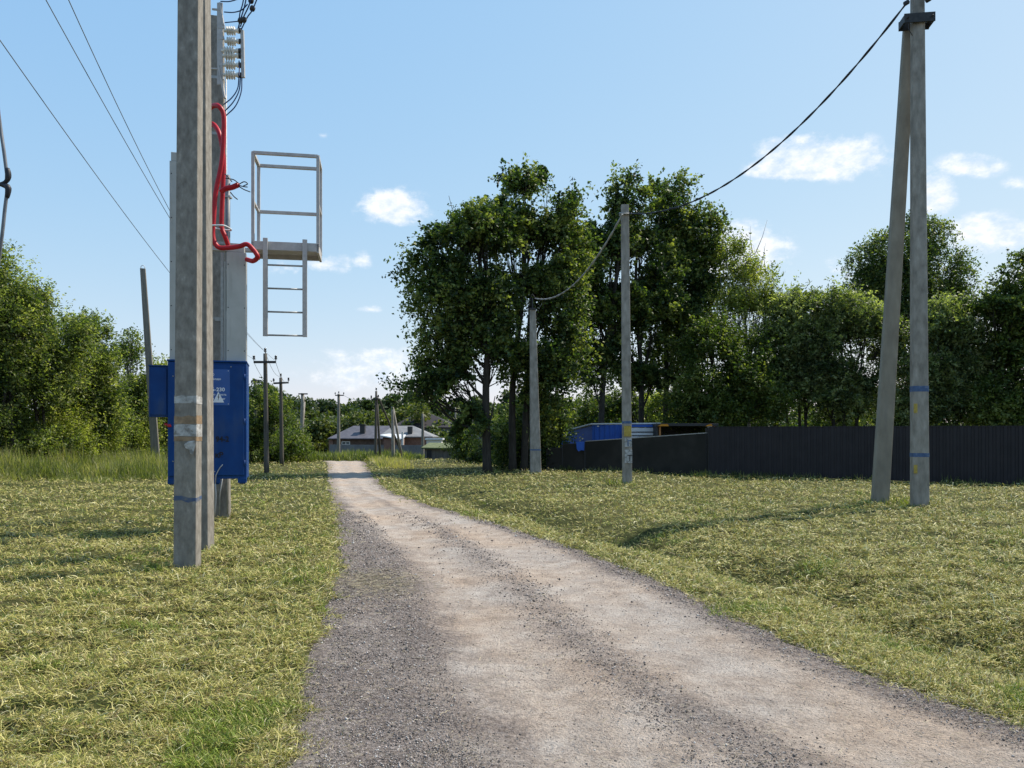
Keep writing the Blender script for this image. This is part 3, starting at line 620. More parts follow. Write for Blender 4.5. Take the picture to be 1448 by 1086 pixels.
text('94-2', .125, 'black_paint', door, lxp(307.5), lz(624.5), -.014, .004, .92)
text('кВ', .12, 'black_paint', door, lxp(306.5), lz(647), -.014, .005, .95)
# scratched seal wire at the bottom
m = MB(); m.tube([(lxp(307), -.02, lz(684)), (lxp(308), -.025, lz(672)), (lxp(311), -.02, lz(666)), (lxp(314), -.02, lz(661)), (lxp(318), -.02, lz(657))], .008, 6)
m.tube([(lxp(307), -.02, lz(684)), (lxp(308), .0, lz(700)), (lxp(307), .03, lz(718)), (lxp(305), .1, lz(732))], .011, 6); m.build('seal_wire', M['painted_steel'], cab)

# --- high-voltage fuse rack on the rear pole
DR = 13.7; rk = empty('fuse_rack', W(318, 110, DR), 0, 'row of ribbed cream insulators on a grey steel bracket high on the rear pole', 'insulator rack'); o0 = W(318, 110, DR)
def RL(px, py, dy=0): p = W(px, py, DR + dy) - o0; return tuple(p)
m = MB()
m.bar(RL(311, 4), RL(311, 120), .10, .02); m.bar(RL(311, 4), RL(316, 36), .05, .03); m.bar(RL(309, 92), RL(318, 139), .07, .03); m.bar(RL(300, 13), RL(312, 14), .03, .03); m.bar(RL(298, 97), RL(312, 98), .03, .03)
m.bar(RL(308, 38), RL(318, 38), .03, .06); m.bar(RL(309, 55), RL(317, 53), .03, .06); m.build('bracket', M['painted_steel'], rk, bevel=.004)
m = MB(); m.bar(RL(342.5, 43), RL(344, 110), .05, .06); m.build('end_bar', M['painted_steel'], rk, bevel=.006)
for (py, x0) in ((43.5, 317), (58.5, 318), (72, 313), (79, 315), (92, 316), (106, 316)):
    a = Vector(RL(x0, py)); b = Vector(RL(342, py + .3)); d = b - a; Lh = d.length
    Mx = Matrix.Translation(a) @ d.to_track_quat('Z', 'Y').to_matrix().to_4x4(); s = Lh
    prof = [(.028, 0), (.028, .12 * s)]
    for k in range(4):
        z0 = (.16 + k * .13) * s; prof += [(.032, z0), (.078, z0 + .02 * s), (.078, z0 + .035 * s), (.032, z0 + .06 * s)]
    prof += [(.03, .72 * s), (.045, .75 * s), (.045, .84 * s), (.018, .86 * s), (.018, s)]
    mm = MB(); mm.lathe(prof, Mx, 12); mm.build('insulator', M['porcelain'], rk)
    mm = MB(); mm.lathe([(.02, .86 * s), (.05, .87 * s), (.05, .97 * s), (.02, .98 * s)], Mx, 8); mm.build('end_cap', M['dark_steel'], rk)
def curve(pts, n=8):
    pts = [np.array(p, float) for p in pts]; out = []
    P = [2 * pts[0] - pts[1]] + pts + [2 * pts[-1] - pts[-2]]
    for i in range(1, len(P) - 2):
        for k in range(n):
            t = k / n; a, b, c, d = P[i - 1], P[i], P[i + 1], P[i + 2]
            out.append(.5 * ((2 * b) + (c - a) * t + (2 * a - 5 * b + 4 * c - d) * t ** 2 + (3 * b - a - 3 * c + d) * t ** 3))
    out.append(pts[-1]); return out
m = MB()
for pts in ([(336, 43), (340, 28), (346, 8), (350, -14)], [(341, 42), (350, 24), (357, 14), (366, -8)], [(340, 38), (344, 25), (352, 8), (356, -6)], [(338, 40), (339, 20), (343, 6), (346, -12)],
            [(318, 32), (328, 31), (338, 30)], [(317, 17), (330, 17.5), (342, 14), (350, 6)], [(312, 2), (325, 2), (338, -2)],
            [(338, 108), (336, 125), (328, 138), (316, 148)], [(340, 110), (338, 128), (330, 144), (318, 157)], [(342, 110), (341, 130), (333, 150), (319, 164)],
            [(338, 86), (338.5, 96), (338, 108)]):
    MB().tube(curve([RL(px, py, -.05 * i) for i, (px, py) in enumerate(pts)], 6), .011, 6).build('jumper_wire', M['blue_wire'], rk)
for (px, py) in ((357, 12), (355, 1), (340, 29), (345, 28)): MB().lathe([(.02, -.05), (.045, -.03), (.05, 0), (.045, .03), (.02, .05)], Matrix.Translation(RL(px, py, -.08)) @ Matrix.Rotation(R(25), 4, 'Y'), 8).build('wire_clamp', M['dark_steel'], rk)

# --- red conduits
def conduit(label, pts, r, base=None, wires=None):
    o0 = np.array(pts[0]); P = [np.array(p) - o0 for p in pts]; c = curve(P, 14)
    # corrugated
    e = empty('red_conduit', o0, 0, label, 'conduit'); m = MB(); rr = []
    cc = []
    for i in range(len(c) - 1):
        for k in range(2): cc.append(c[i] + (c[i + 1] - c[i]) * k / 2)
    cc.append(c[-1])
    rr = [r * (1 if i % 2 else .93) for i in range(len(cc))]
    m.tube(cc, rr, 10); m.build('tube', M['red'], e)
    if wires:
        for ps in wires: MB().tube(curve([np.array(p) - o0 for p in ps], 8), .009, 5).build('wire_end', M['black_cable'], e)
    return e
cd = 12.6
conduit('thick red conduit looping over the top and swinging down to the right-hand duct', [W(292, 160, cd + .3), W(299, 151, cd + .2), W(309, 150, cd), W(316, 163, cd), W(316, 195, cd), W(313, 232, cd), W(305, 272, cd), W(302, 310, cd), W(301, 334, cd), W(308, 349, cd), W(322, 350.5, cd), W(338, 348.5, cd), W(349, 345.5, cd), W(358, 353, cd), W(364, 363, cd), W(358, 369, cd + .15), W(349, 367, cd + .35)], .040)
conduit('red conduit running straight down the rear pole to the cap of the duct', [W(292, 186, cd + .5), W(298, 176, cd + .4), (W(304, 178, cd + .3)), W(311, 192, cd + .2), W(316, 225, cd + .2), W(315, 265, cd + .2), W(313.5, 300, cd + .2), W(313.5, 322, cd + .2), W(318, 334, cd + .2), W(322.5, 347, cd + .25)], .040)
conduit('short red conduit stub sticking out sideways with loose black wire ends', [W(312, 272, cd + .1), W(319, 267, cd + .1), W(328, 265, cd + .08), W(337.5, 261, cd + .05)], .045,
        wires=[[W(337, 261, cd + .05), W(345, 257, cd), W(350, 260, cd), W(344, 263, cd)], [W(337, 262, cd + .05), W(345, 264, cd), W(350, 264.5, cd)], [W(337, 263, cd + .05), W(345, 268, cd), W(354, 271.5, cd)], [W(328, 257, cd), W(322, 250, cd), W(318, 246, cd + .1)], [W(337, 259, cd), W(330, 254, cd), W(319, 252, cd + .1)], [W(326, 272, cd + .1), W(331, 278, cd), W(336, 282, cd)]])
ct = empty('cable_tie', W(301, 320, cd), 0, 'pale band strapping the two red conduits together', 'cable tie')
m = MB(); pts = [(-.03, -.05, 0), (.09, -.06, 0), (.21, -.03, 0), (.21, .25, 0), (-.03, .10, 0), (-.03, -.05, 0)]
m.tube(curve(pts, 3), .014, 6); m.build('strap', M['white_sheet'], ct)
tag(ct.children[0], None)
rp = empty('cable_riser', W(322, 400, 13.6), 0, 'dark vertical pipe beside the red conduits above the short duct', 'pipe'); 
m = MB(); m.tube([(-.0, 0, -.5), (0, 0, 1.9)], .045, 10); m.build('pipe', M['grey_cable'], rp)
for z_ in (.2, 1.5): MB().box(-.06, .06, -.06, .06, z_, z_ + .03).build('clip', M['galv'], rp)

# --- service platform with ladder
PY = R(10); pf = empty('service_platform', (W(404, 350, 13.6)[0], 13.6, 4.95), PY, 'grey steel service cage with a short ladder hanging below, held out from the rear pole', 'service platform')
hw = .555; dep = .66; zt_ = 6.56 - 4.95
m = MB()
t_ = .055
for (sx, sy) in ((-1, 0), (1, 0), (-1, 1), (1, 1)): m.bar((sx * hw, sy * dep, 0), (sx * hw, sy * dep, zt_), t_)
m.bar((-hw, 0, zt_), (hw, 0, zt_), t_); m.bar((-hw, dep, zt_), (hw, dep, zt_), t_); m.bar((-hw, 0, zt_), (-hw, dep, zt_), t_); m.bar((hw, 0, zt_), (hw, dep, zt_), t_)
m.bar((-hw, dep, .76), (hw, dep, .76), t_); m.bar((hw, 0, .76), (hw, dep, .76), t_ * .8); m.bar((-hw, 0, .76), (-hw, dep, .76), t_ * .8)
m.build('guard_rail', M['painted_steel'], pf, bevel=.005)
m = MB()
for k in range(7): m.box(-hw - .01, hw + .01, -.03 + k * .105, .05 + k * .105, -.02, .02)
m.box(-hw - .02, hw + .02, -.05, -.01, -.10, .05); m.box(-hw - .02, hw + .02, dep, dep + .04, -.10, .05); m.box(-hw - .02, -hw + .02, -.05, dep + .04, -.12, .04); m.box(hw - .02, hw + .02, -.05, dep + .04, -.12, .04)
m.build('deck', M['painted_steel'], pf, bevel=.004)
MB().bar((-hw - .95, dep * .6, -.02), (-hw, dep * .6, -.02), .07).build('support_arm', M['painted_steel'], pf, bevel=.005)
MB().bar((-hw - .95, .12, -.08), (-hw, .12, -.08), .07).build('support_arm', M['painted_steel'], pf, bevel=.005)
ld = empty('ladder', (0, 0, 0)); ld.parent = pf
for sx in (-1, 1):
    m = MB(); m.box(sx * .335 - .04, sx * .335 + .04, -.10, -.055, -1.62, .10); m.build('ladder_rail', M['painted_steel'], ld, bevel=.004)
for k in range(4):
    m = MB(); m.tube([(-.30, -.078, -.37 - k * .41), (.30, -.078, -.37 - k * .41)], .016, 8); m.build('rung', M['galv'], ld)

# --- right A-frame
bA = P0(1300.5, 719); tA = W(1297, -60, bA[1]); aA = (.335, .235, .24, .18, R(-8)); 
pA = concrete_pole('concrete_pole', 'upright concrete pole on the right lawn with two blue tape bands', bA, tA, *aA, mat='concrete_light', cat='concrete pole', ch=.12)
for (ya, yb, mt, nm) in ((554, 546, 'blue_mark', 'tape_band'), (646, 640.5, 'blue_mark', 'tape_band')): band(pA, bA, tA, zp(ya, bA[1]), zp(yb, bA[1]), *aA[:4], aA[4], mt, nm, .004, ch=.12)
for (y0, y1) in ((584, 571), (669, 657)):
    z0, z1 = zp(y0, bA[1]) - bA[2], zp(y1, bA[1]) - bA[2]; MB().box(-.17, -.10, -.152, -.130, z0, z1, Matrix.Rotation(R(-8), 4, 'Z')).build('yellow_sticker', M['yellow_mark'], pA)
bS = P0(1244, 714); bS[2] = G(bS[0], bS[1]); tS = W(1287, 36, 17.0); tS[0] = W(1286, 36, 17.0)[0]
pS = concrete_pole('concrete_pole', 'slanting concrete strut leaning against the upright pole on the lawn', bS, tS, .36, .24, .25, .2, R(-14), mat='concrete_warm', cat='concrete pole', ch=.16)
cl = empty('pole_clamp', W(1297, 30, bA[1]), R(-8), 'black steel clamp joining the slanting strut to the upright pole at the top', 'clamp')
m = MB(); m.box(-.32, .31, -.17, -.14, -.10, .10); m.box(-.32, .31, .17, .20, -.10, .10); m.box(-.32, -.29, -.15, .2, -.08, .08); m.box(.28, .31, -.15, .2, -.08, .08); m.build('bracket', M['dark_steel'], cl, bevel=.005)
for x_ in (-.25, .24): MB().tube([(x_, -.22, 0), (x_, .25, 0)], .018, 8).build('bolt', M['dark_steel'], cl)
m = MB(); m.tube([(-.2, -.12, .12), (-.25, -.15, .0), (-.22, -.15, -.25), (-.15, -.15, -.38)], .008, 5); m.build('wire_tail', M['black_cable'], cl)
for q_ in ((1283, 4, 16.4), (1311, 2, 16.5)): MB().lathe([(.02, 0), (.05, .01), (.05, .1), (.02, .12)], Matrix.Translation(W(*q_) - W(1297, 30, bA[1])) @ Matrix.Rotation(R(60), 4, 'Y'), 8).build('tension_clamp', M['dark_steel'], cl)

bB = P0(888, 685); bB[0] = W(888.5, 685, 24.6)[0]; tB = W(883.5, 290, bB[1]); aB = (.31, .245, .24, .18, R(-4))
pB = concrete_pole('concrete_pole', 'tall pale concrete pole standing before the dark sheet fence', bB, tB, *aB, mat='concrete_light', cat='concrete pole', ch=.12)
band(pB, bB, tB, zp(599, bB[1]), zp(595.5, bB[1]), *aB[:4], aB[4], 'blue_mark', 'tape_band', .004, ch=.12)
m = MB(); m.box(-.12, .11, -.142, -.132, zp(617, 24.6) - bB[2], zp(602, 24.6) - bB[2]); m.build('yellow_sticker', M['yellow_mark'], pB)
MB().box(-.10, .13, -.142, -.132, zp(632, 24.6) - bB[2], zp(619, 24.6) - bB[2]).build('notice', M['paper'], pB); nt_ = MB().box(-.10, .14, -.144, -.132, zp(655, 24.6) - bB[2], zp(636, 24.6) - bB[2]).build('notice', M['paper'], pB)
text('Г', .26, 'blue_mark', nt_, -.03, zp(631, 24.6) - bB[2], -.147, .004); text('Т', .26, 'black_paint', nt_, -.02, zp(652, 24.6) - bB[2], -.147, .002)
m = MB(); m.tube([(-.16, -.1, 0), (-.2, -.16, -.03), (-.1, -.19, -.05), (.15, -.18, -.05), (.2, -.1, -.02)], .018, 6)
m.box(-.17, .15, -.14, .12, -.06, -.02); hk = m.build('cable_hook', M['galv'], pB); hk.location = tuple(W(883.5, 302, bB[1]) - bB)
bC = P0(757.5, 670); tC = W(753, 437, bC[1]); aC = (.46, .24, .32, .2, R(5))
pC = concrete_pole('concrete_pole', 'short stout concrete pole by the dark trees with cable bracket on top', bC, tC, *aC, mat='concrete_light', cat='concrete pole', ch=.12)
m = MB(); m.box(-.14, .14, -.14, .14, -.05, .03); m.bar((0, 0, 0), (0, 0, .45), .06); m.tube([(-.08, 0, .1), (-.12, -.02, .35), (0, -.02, .62), (.14, -.02, .38)], .02, 6); m.bar((0, 0, -.3), (0, 0, 0), .04); m.bar((-.2, 0, -.3), (.18, 0, -.3), .05)
bk = m.build('cable_bracket', M['dark_steel'], pC); bk.location = tuple(tC - bC)
band(pC, bC, tC, zp(637, bC[1]), zp(635, bC[1]), *aC[:4], aC[4], 'blue_mark', 'paint_mark', .003, ch=.12)

def sagpath(a, b, sag, n=40):
    a = np.array(a, float); b = np.array(b, float)
    return [a + (b - a) * t - np.array([0, 0, 4 * sag * t * (1 - t)]) for t in np.linspace(0, 1, n)]
def twisted(name, label, a, b, sag, rs, rh, pitch, mat, n=260):
    path = sagpath(a, b, sag, n); o0 = path[0]; m = MB(); L = float(np.linalg.norm(np.array(b) - a))
    ax = (np.array(b) - a) / L; sx = np.cross(ax, [0, 0, 1]); sx /= np.linalg.norm(sx); sz = np.cross(sx, ax)
    for s in range(2):
        pts = []
        for i, p in enumerate(path):
            th = 2 * math.pi * (i / (n - 1) * L / pitch) + s * math.pi
            pts.append(p - o0 + (sx * math.cos(th) + sz * math.sin(th)) * rh)
        m.tube(pts, rs, 6)
    o = m.build(name, M[mat]); o.location = tuple(o0); tag(o, label, 'cable'); return o
twisted('overhead_cable', 'thick twisted dark cable sagging from the upright pole at right to the tall pale pole', W(1283, 3, 16.4), W(890, 302, 24.5), 1.22, .017, .012, 1.1, 'black_cable')
twisted('overhead_cable', 'twisted grey cable dipping from the tall pale pole to the short pole by the trees', W(880, 303, 24.5), W(757, 422, 31.6), .85, .021, .014, .9, 'pale_cable')

# --- left overhead wires
def quadwire(label, p0, pm, p1, s0, mid, r=.005):
    p0, pm, p1 = (np.array(p) for p in (p0, pm, p1)); m = MB()
    def at(s):  # Lagrange through 0, mid, 1
        return p0 * ((s - mid) * (s - 1)) / (mid * 1.0) + pm * (s * (s - 1)) / (mid * (mid - 1)) + p1 * (s * (s - mid)) / (1 - mid)
    o0 = at(s0); m.tube([at(s) - o0 for s in np.linspace(s0, 1, 60)], r, 5)
    o = m.build('overhead_wire', M['grey_cable']); o.location = tuple(o0); tag(o, label, 'wire')
quadwire('thin overhead wire, lowest of the three crossing the sky at left', W(0, 57, 7.6), W(238, 383, 14.6), W(362, 509, 30.3), -.35, .31)
quadwire('thin overhead wire, middle one of the three crossing the sky at left', W(65, 0, 7.6), W(238, 305, 13.0), W(375, 497, 30.3), -.35, .24)
quadwire('thin overhead wire, the uppermost and rightmost of the three crossing the sky at left', W(97, 0, 7.6), W(238, 294, 13.0), W(388, 509, 30.3), -.35, .24)
hc = empty('hanging_cable', W(8, 262, 6), 0, 'thick grey cable with two black clamps hanging at the left edge of the view', 'cable'); hb = W(8, 262, 6)
m = MB(); m.tube(curve([W(-16, 40, 5.8) - hb, W(-2, 160, 6) - hb, W(5, 210, 6) - hb, W(9.5, 245, 6) - hb]), .013, 8); m.tube(curve([W(10, 272, 6) - hb, W(7, 295, 6) - hb, W(2, 340, 6) - hb, W(-14, 460, 6.1) - hb]), .013, 8); m.build('cable', M['grey_cable'], hc)
m = MB(); m.tube(curve([W(10.5, 238, 6) - hb, W(11.5, 250, 6) - hb, W(7, 258, 6) - hb, W(-8, 262, 6) - hb], 4), [.016, .02, .022, .022, .022, .02, .018, .016, .015, .014, .013, .013, .012], 8); m.build('clamp', M['black_cable'], hc)
m = MB(); m.tube(curve([W(-8, 259, 6) - hb, W(5, 262, 6) - hb, W(11.5, 266, 6) - hb, W(10, 280, 6) - hb], 4), [.012, .013, .014, .016, .018, .02, .022, .024, .024, .022, .02, .018, .014], 8); m.build('clamp', M['black_cable'], hc)

# lone leaning pole on the left
bl = W(221, 660, 34); bl[2] = G(bl[0], bl[1]); tl = W(202, 380, 34)
pl = empty('leaning_pole', bl, 0, 'lone leaning weathered pole without wires in front of the left bushes', 'pole')
m = MB(); v, f = pole_mesh((.03, 0, -.4), tl - bl, .36, .22, .26, .2, R(20)); m.add(v, f); m.build('shaft', M['wood_grey'], pl, bevel=.006)
m = MB(); m.tube([Vector(tl - bl) + Vector((.09 * math.cos(a), 0, .05 + .10 * math.sin(a))) for a in np.linspace(-.3, math.pi + .3, 10)], .016, 6); m.build('lifting_loop', M['white_sheet'], pl)

# --- wooden distribution poles
def wood_pole(name, label, px, pyb, pyt, d, arm=None, r=.12, mat='wood_pole', struts=(), pins=True, zb=None):
    b = W(px[0], pyb, d); b[2] = G(b[0], b[1]) if zb is None else zb; t = W(px[1], pyt, d)
    e = empty(name, b, 0, label, 'utility pole', None)
    m = MB(); T = t - b; m.tube([T * (k / 8) - np.array([0, 0, .3 if k == 0 else 0]) for k in range(9)], [r * (1.15 - .35 * k / 8) for k in range(9)], 10); m.build('shaft', M[mat], e)
    for (ax, ay, bx_, by_, tilt) in struts:
        s0 = W(bx_, by_, d + tilt); s0[2] = G(s0[0], s0[1]) - .3 if by_ > 600 else s0[2]; s1 = W(ax, ay, d)
        m = MB(); m.tube([s1 - b, (s0 + s1) / 2 - b, s0 - b], [r * .7, r * .8, r * .9], 8); m.build('strut', M[mat], e)
    if arm:
        (ax0, ay, ax1, ay1) = arm; A = W(ax0, ay, d - .12) - b; B = W(ax1, ay1, d - .12) - b
        m = MB(); m.bar(A, B, .09, .09); m.build('crossarm', M['dark_steel'], e, bevel=.004)
        if pins:
            for q in (A, B, W(px[1], pyt, d) - b - np.array([0, 0, .04])):
                p = MB(); q = Vector(q); p.tube([q, q + Vector((0, 0, .12))], .014, 6); p.lathe([(.03, .10), (.055, .12), (.055, .15), (.035, .165), (.05, .19), (.05, .23), (.03, .26)], Matrix.Translation(q), 10); p.build('insulator', M['brown_glass'], e)
    return e
wood_pole('utility_pole', 'dark wooden utility pole with crossarm just right of the blue cabinet', (377, 375), 673, 500, 30.3, (359, 512, 390, 512), .095)
wood_pole('utility_pole', 'second dark wooden pole with crossarm, rising out of the roadside bushes', (398.5, 397), 668, 534, 40, (387, 542, 408, 541), .10)
wood_pole('utility_pole', 'small dark pole with a plain crosspiece half hidden beside the blue cabinet', (362, 361), 650, 536, 58, (355, 539, 370, 538), .13, pins=False)
wood_pole('utility_pole', 'pale concrete pole with a leaning brace at the far end of the left bushes', (426, 428), 655, 556, 56, (422, 557, 435, 557), .15, 'concrete_light', ((430, 568, 423, 652, .2),), pins=False)
wood_pole('utility_pole', 'slim grey pole with crossarm in front of the grey hip-roofed house', (478.5, 479), 652, 557, 66, (474, 559, 486, 559), .14, 'wood_grey')
wood_pole('utility_pole', 'dark pole with a long slanting brace beside the end of the track', (531, 532), 660, 553, 49, (525, 565, 535, 564), .085, 'wood_pole', ((536, 564, 575, 640, 6), (533, 560, 538, 655, .5)))
wood_pole('utility_pole', 'pale concrete pole with a dark brace near the end of the track', (556, 555), 655, 575, 49, None, .10, 'concrete_light', ((556, 578, 570, 655, 1),))
wood_pole('utility_pole', 'thin brown post standing by the brick building', (597.5, 598), 645, 585, 62, None, .12, 'wood_grey')
for i, (px, pt, dd, lb) in enumerate(((644, 576, 95, 'far pale post seen under the left tree crown, first from the left'), (655, 580, 95, 'far pale post seen under the left tree crown, second from the left'), (668, 578, 90, 'far pale post seen under the left tree crown, third from the left'))):
    wood_pole('distant_post', lb, (px, px), 640, pt, dd, None, .10, 'concrete_light')
m = MB(); a, b = W(486, 559, 66), W(526, 563, 49); o0 = a
m.tube([p - o0 for p in sagpath(a, b, .25, 16)], .012, 5); o = m.build('overhead_wire', M['grey_cable']); o.location = tuple(a); tag(o, 'far thin wire spanning between the slim grey pole and the braced dark pole', 'wire')
for (q0, q1, lb) in (((359, 512, 30.2), (387, 542, 39.9), 'far wire between the two dark wooden poles, left one'), ((390, 512, 30.2), (408, 541, 39.9), 'far wire between the two dark wooden poles, right one'), ((375, 497, 30.2), (397, 532, 40), 'far wire joining the tops of the two dark wooden poles')):
    a, b = W(*q0), W(*q1); m = MB(); m.tube([p - a for p in sagpath(a, b, .3, 16)], .008, 5); o = m.build('overhead_wire', M['grey_cable']); o.location = tuple(a); tag(o, lb, 'wire')

# ------------------------------------------------------------------ fences and sheds on the right
def fence_panel(mb, a, b, za0, za1, zb0, zb1, depth, corr=None, phase=0):
    a = Vector(a); b = Vector(b); d = b - a; L = d.length; u = d / L; n = Vector((u.y, -u.x)); 
    if n.y > 0: n = -n
    prof = [0.0]; off = [0.0]
    if corr:
        per, amp = corr; prof = []; off = []; s = 0
        while s < L:
            for (ds, o) in ((0, 0), (.35, 0), (.45, amp), (.9, amp)): 
                if s + ds * per < L: prof.append(s + ds * per); off.append(o)
            s += per
    prof.append(L); off.append(0)
    v = []
    for s, o in zip(prof, off):
        t = s / L; p = a + u * s + n * o
        z0 = za0 + (zb0 - za0) * t; z1 = za1 + (zb1 - za1) * t
        v += [(p.x, p.y, z0), (p.x, p.y, z1), (p.x - n.x * depth, p.y - n.y * depth, z0), (p.x - n.x * depth, p.y - n.y * depth, z1)]
    f = []
    for i in range(len(prof) - 1):
        k = 4 * i; f += [(k, k + 4, k + 5, k + 1), (k + 2, k + 3, k + 7, k + 6), (k + 1, k + 5, k + 7, k + 3), (k, k + 2, k + 6, k + 4)]
    e = 4 * (len(prof) - 1); f += [(0, 1, 3, 2), (e, e + 2, e + 3, e + 1)]
    mb.add(v, f)
fa = np.array([W(1003, 673, 30.0)[0], 30.0]); fb = np.array([W(1448, 687, 24.2)[0], 24.2]); fdir = (fb - fa); fb2 = fa + fdir * 1.9
fe = empty('metal_fence', (fa[0], fa[1], 0), 0, 'long charcoal corrugated metal fence on the right', 'fence')
m = MB(); fence_panel(m, (0, 0), tuple(fb2 - fa), .05, 1.90, .0, 1.84, .008, (.20, .022)); m.build('corrugated_panel', M['fence_charcoal'], fe)
m = MB(); fence_panel(m, (-.01, -.025), tuple(fb2 - fa + np.array([0, -.03])), 1.895, 1.925, 1.835, 1.865, .06); m.build('top_rail', M['fence_charcoal'], fe)
for k in range(9):
    p = (fb2 - fa) * (k / 8); m = MB(); m.box(p[0] - .03, p[0] + .03, p[1] + .03, p[1] + .09, -.2, 1.83); m.build('post', M['dark_steel'], fe)
oa = np.array([W(1001, 673, 30.0)[0], 30.0])
def sect(px0, px1, d0, d1, top0, top1, name, label, parent=None):
    a = np.array([W(px0, 0, d0)[0], d0]); b = np.array([W(px1, 0, d1)[0], d1]); e = empty('sheet_fence', (a[0], a[1], 0), 0, label, 'fence')
    m = MB(); fence_panel(m, (0, 0), tuple(b - a), -.15, zp(top0, d0), -.15, zp(top1, d1), .03); m.build('sheet', M['fence_olive'], e, bevel=.003)
    m = MB(); fence_panel(m, (0, -.02), tuple(b - a + np.array([0, -.02])), zp(top0, d0), zp(top0, d0) + .035, zp(top1, d1), zp(top1, d1) + .035, .07); m.build('top_edge', M['dark_steel'] if px0 < 820 else M['galv'], e)
    for k in (0, 1): p = (b - a) * k; MB().box(p[0] - .04, p[0] + .04, p[1] + .04, p[1] + .12, -.15, zp(top0, d0) * (1 - k) + zp(top1, d1) * k - .02).build('post', M['dark_steel'], e)
sect(828, 1002, 34.0, 30.2, 624.5, 612.5, 'f', 'dark olive sheet fence with a sloping top edge, long section beside the charcoal fence')
sect(796, 827.5, 34.6, 34.1, 628.5, 627.5, 'f', 'dark olive sheet fence, middle section with a blue patch at its corner')
sect(774, 795.5, 35.0, 34.7, 635, 633.5, 'f', 'dark olive sheet fence, lowest and leftmost section')
sect(1000, 1004, 30.2, 30.0, 604.5, 604, 'f', 'narrow dark post plate where the olive and charcoal fences meet')
# blue tarp on the corner
o = None
m = MB(); p = W(815, 625, 33.9); pts = [(0, 0), (.36, .02), (.35, -.38), (.22, -.36), (.1, -.42), (.02, -.3)]
v = [(a_, -.01 * (i % 2) - .01, c_) for i, (a_, c_) in enumerate(pts)]; m.add(v, [tuple(range(len(v) - 1, -1, -1))]); m.add([(a, b + .012, c) for a, b, c in v], [tuple(range(len(v)))])
n_ = len(v); m.add(v + [(a, b + .012, c) for a, b, c in v], [(i, (i + 1) % n_, n_ + (i + 1) % n_, n_ + i) for i in range(n_)])
o = m.build('blue_tarp', M['blue_sheet'], None, loc=p); o.location.y = 33.95; tag(o, 'scrap of blue tarpaulin hanging over the corner of the olive fence', 'tarpaulin')
# blue corrugated shed
bsh = empty('blue_shed', W(838, 640, 36.5) * np.array([1, 1, 0]), 0, 'bright blue corrugated metal shed rising above the dark fence', 'shed'); b0_ = np.array([bsh.location.x, 36.5])
m = MB(); q1 = np.array([W(880, 0, 36.2)[0], 36.2]) - b0_; fence_panel(m, (0, 0), tuple(q1), 0, zp(601, 36.5), 0, zp(600.5, 36.2), .03, (.24, .03)); m.build('front_wall', M['blue_sheet'], bsh)
m = MB(); q0 = np.array([W(794, 0, 39.5)[0], 39.5]) - b0_; fence_panel(m, tuple(q0), (-.02, 0), 0, zp(613, 39.5), 0, zp(601.5, 36.5), .03); m.build('side_wall', M['blue_sheet'], bsh)
m = MB(); zr = zp(600.5, 36.5)
c1, c2, c3, c4 = Vector((q0[0] - .1, q0[1], zp(612, 39.5))), Vector((-.1, -.12, zp(600.3, 36.5))), Vector((q1[0] + 1.75, q1[1] - .25, zp(599.6, 36.1))), Vector((q1[0] + 1.4, q1[1] + 3.2, zp(605, 39.5)))
up = Vector((0, 0, .06)); m.add([c1, c2, c3, c4, c1 + up, c2 + up, c3 + up, c4 + up], [(3, 2, 1, 0), (4, 5, 6, 7), (0, 1, 5, 4), (1, 2, 6, 5), (2, 3, 7, 6), (3, 0, 4, 7)]); m.build('roof', M['white_sheet'], bsh)
m = MB(); g0 = np.array([W(880.5, 0, 36.15)[0], 36.15]) - b0_; g1 = np.array([W(927, 0, 35.9)[0], 35.9]) - b0_
zc = zp(600.5, 36)
for k in range(4):
    za = zp(620, 36) + k * (zp(604.5, 36) - zp(620, 36)) / 3 - .25; m.box(g0[0], g1[0], g1[1] - .01, g1[1] + .03, za, za + .235)
m.build('panel_door', M['white_sheet'], bsh, bevel=.006)
m = MB(); m.box(g0[0], g1[0] + .05, g1[1] - .03, g1[1] + .03, zp(604, 36), zp(600.4, 36)); m.build('lintel', M['blue_sheet'], bsh)
m = MB(); m.box(g1[0] + .01, g1[0] + .10, g1[1] - .05, g1[1] + .05, 0, zp(600.4, 36)); m.build('corner_post', M['white_sheet'], bsh)
m = MB(); m.box(.15, 1.3, -.06, -.02, zp(602.6, 36.3), zp(601.7, 36.3)); m.box(.2, .3, -.09, -.03, zp(603.5, 36.3), zp(602.2, 36.3)); m.build('light_strip', M['white_sheet'], bsh)
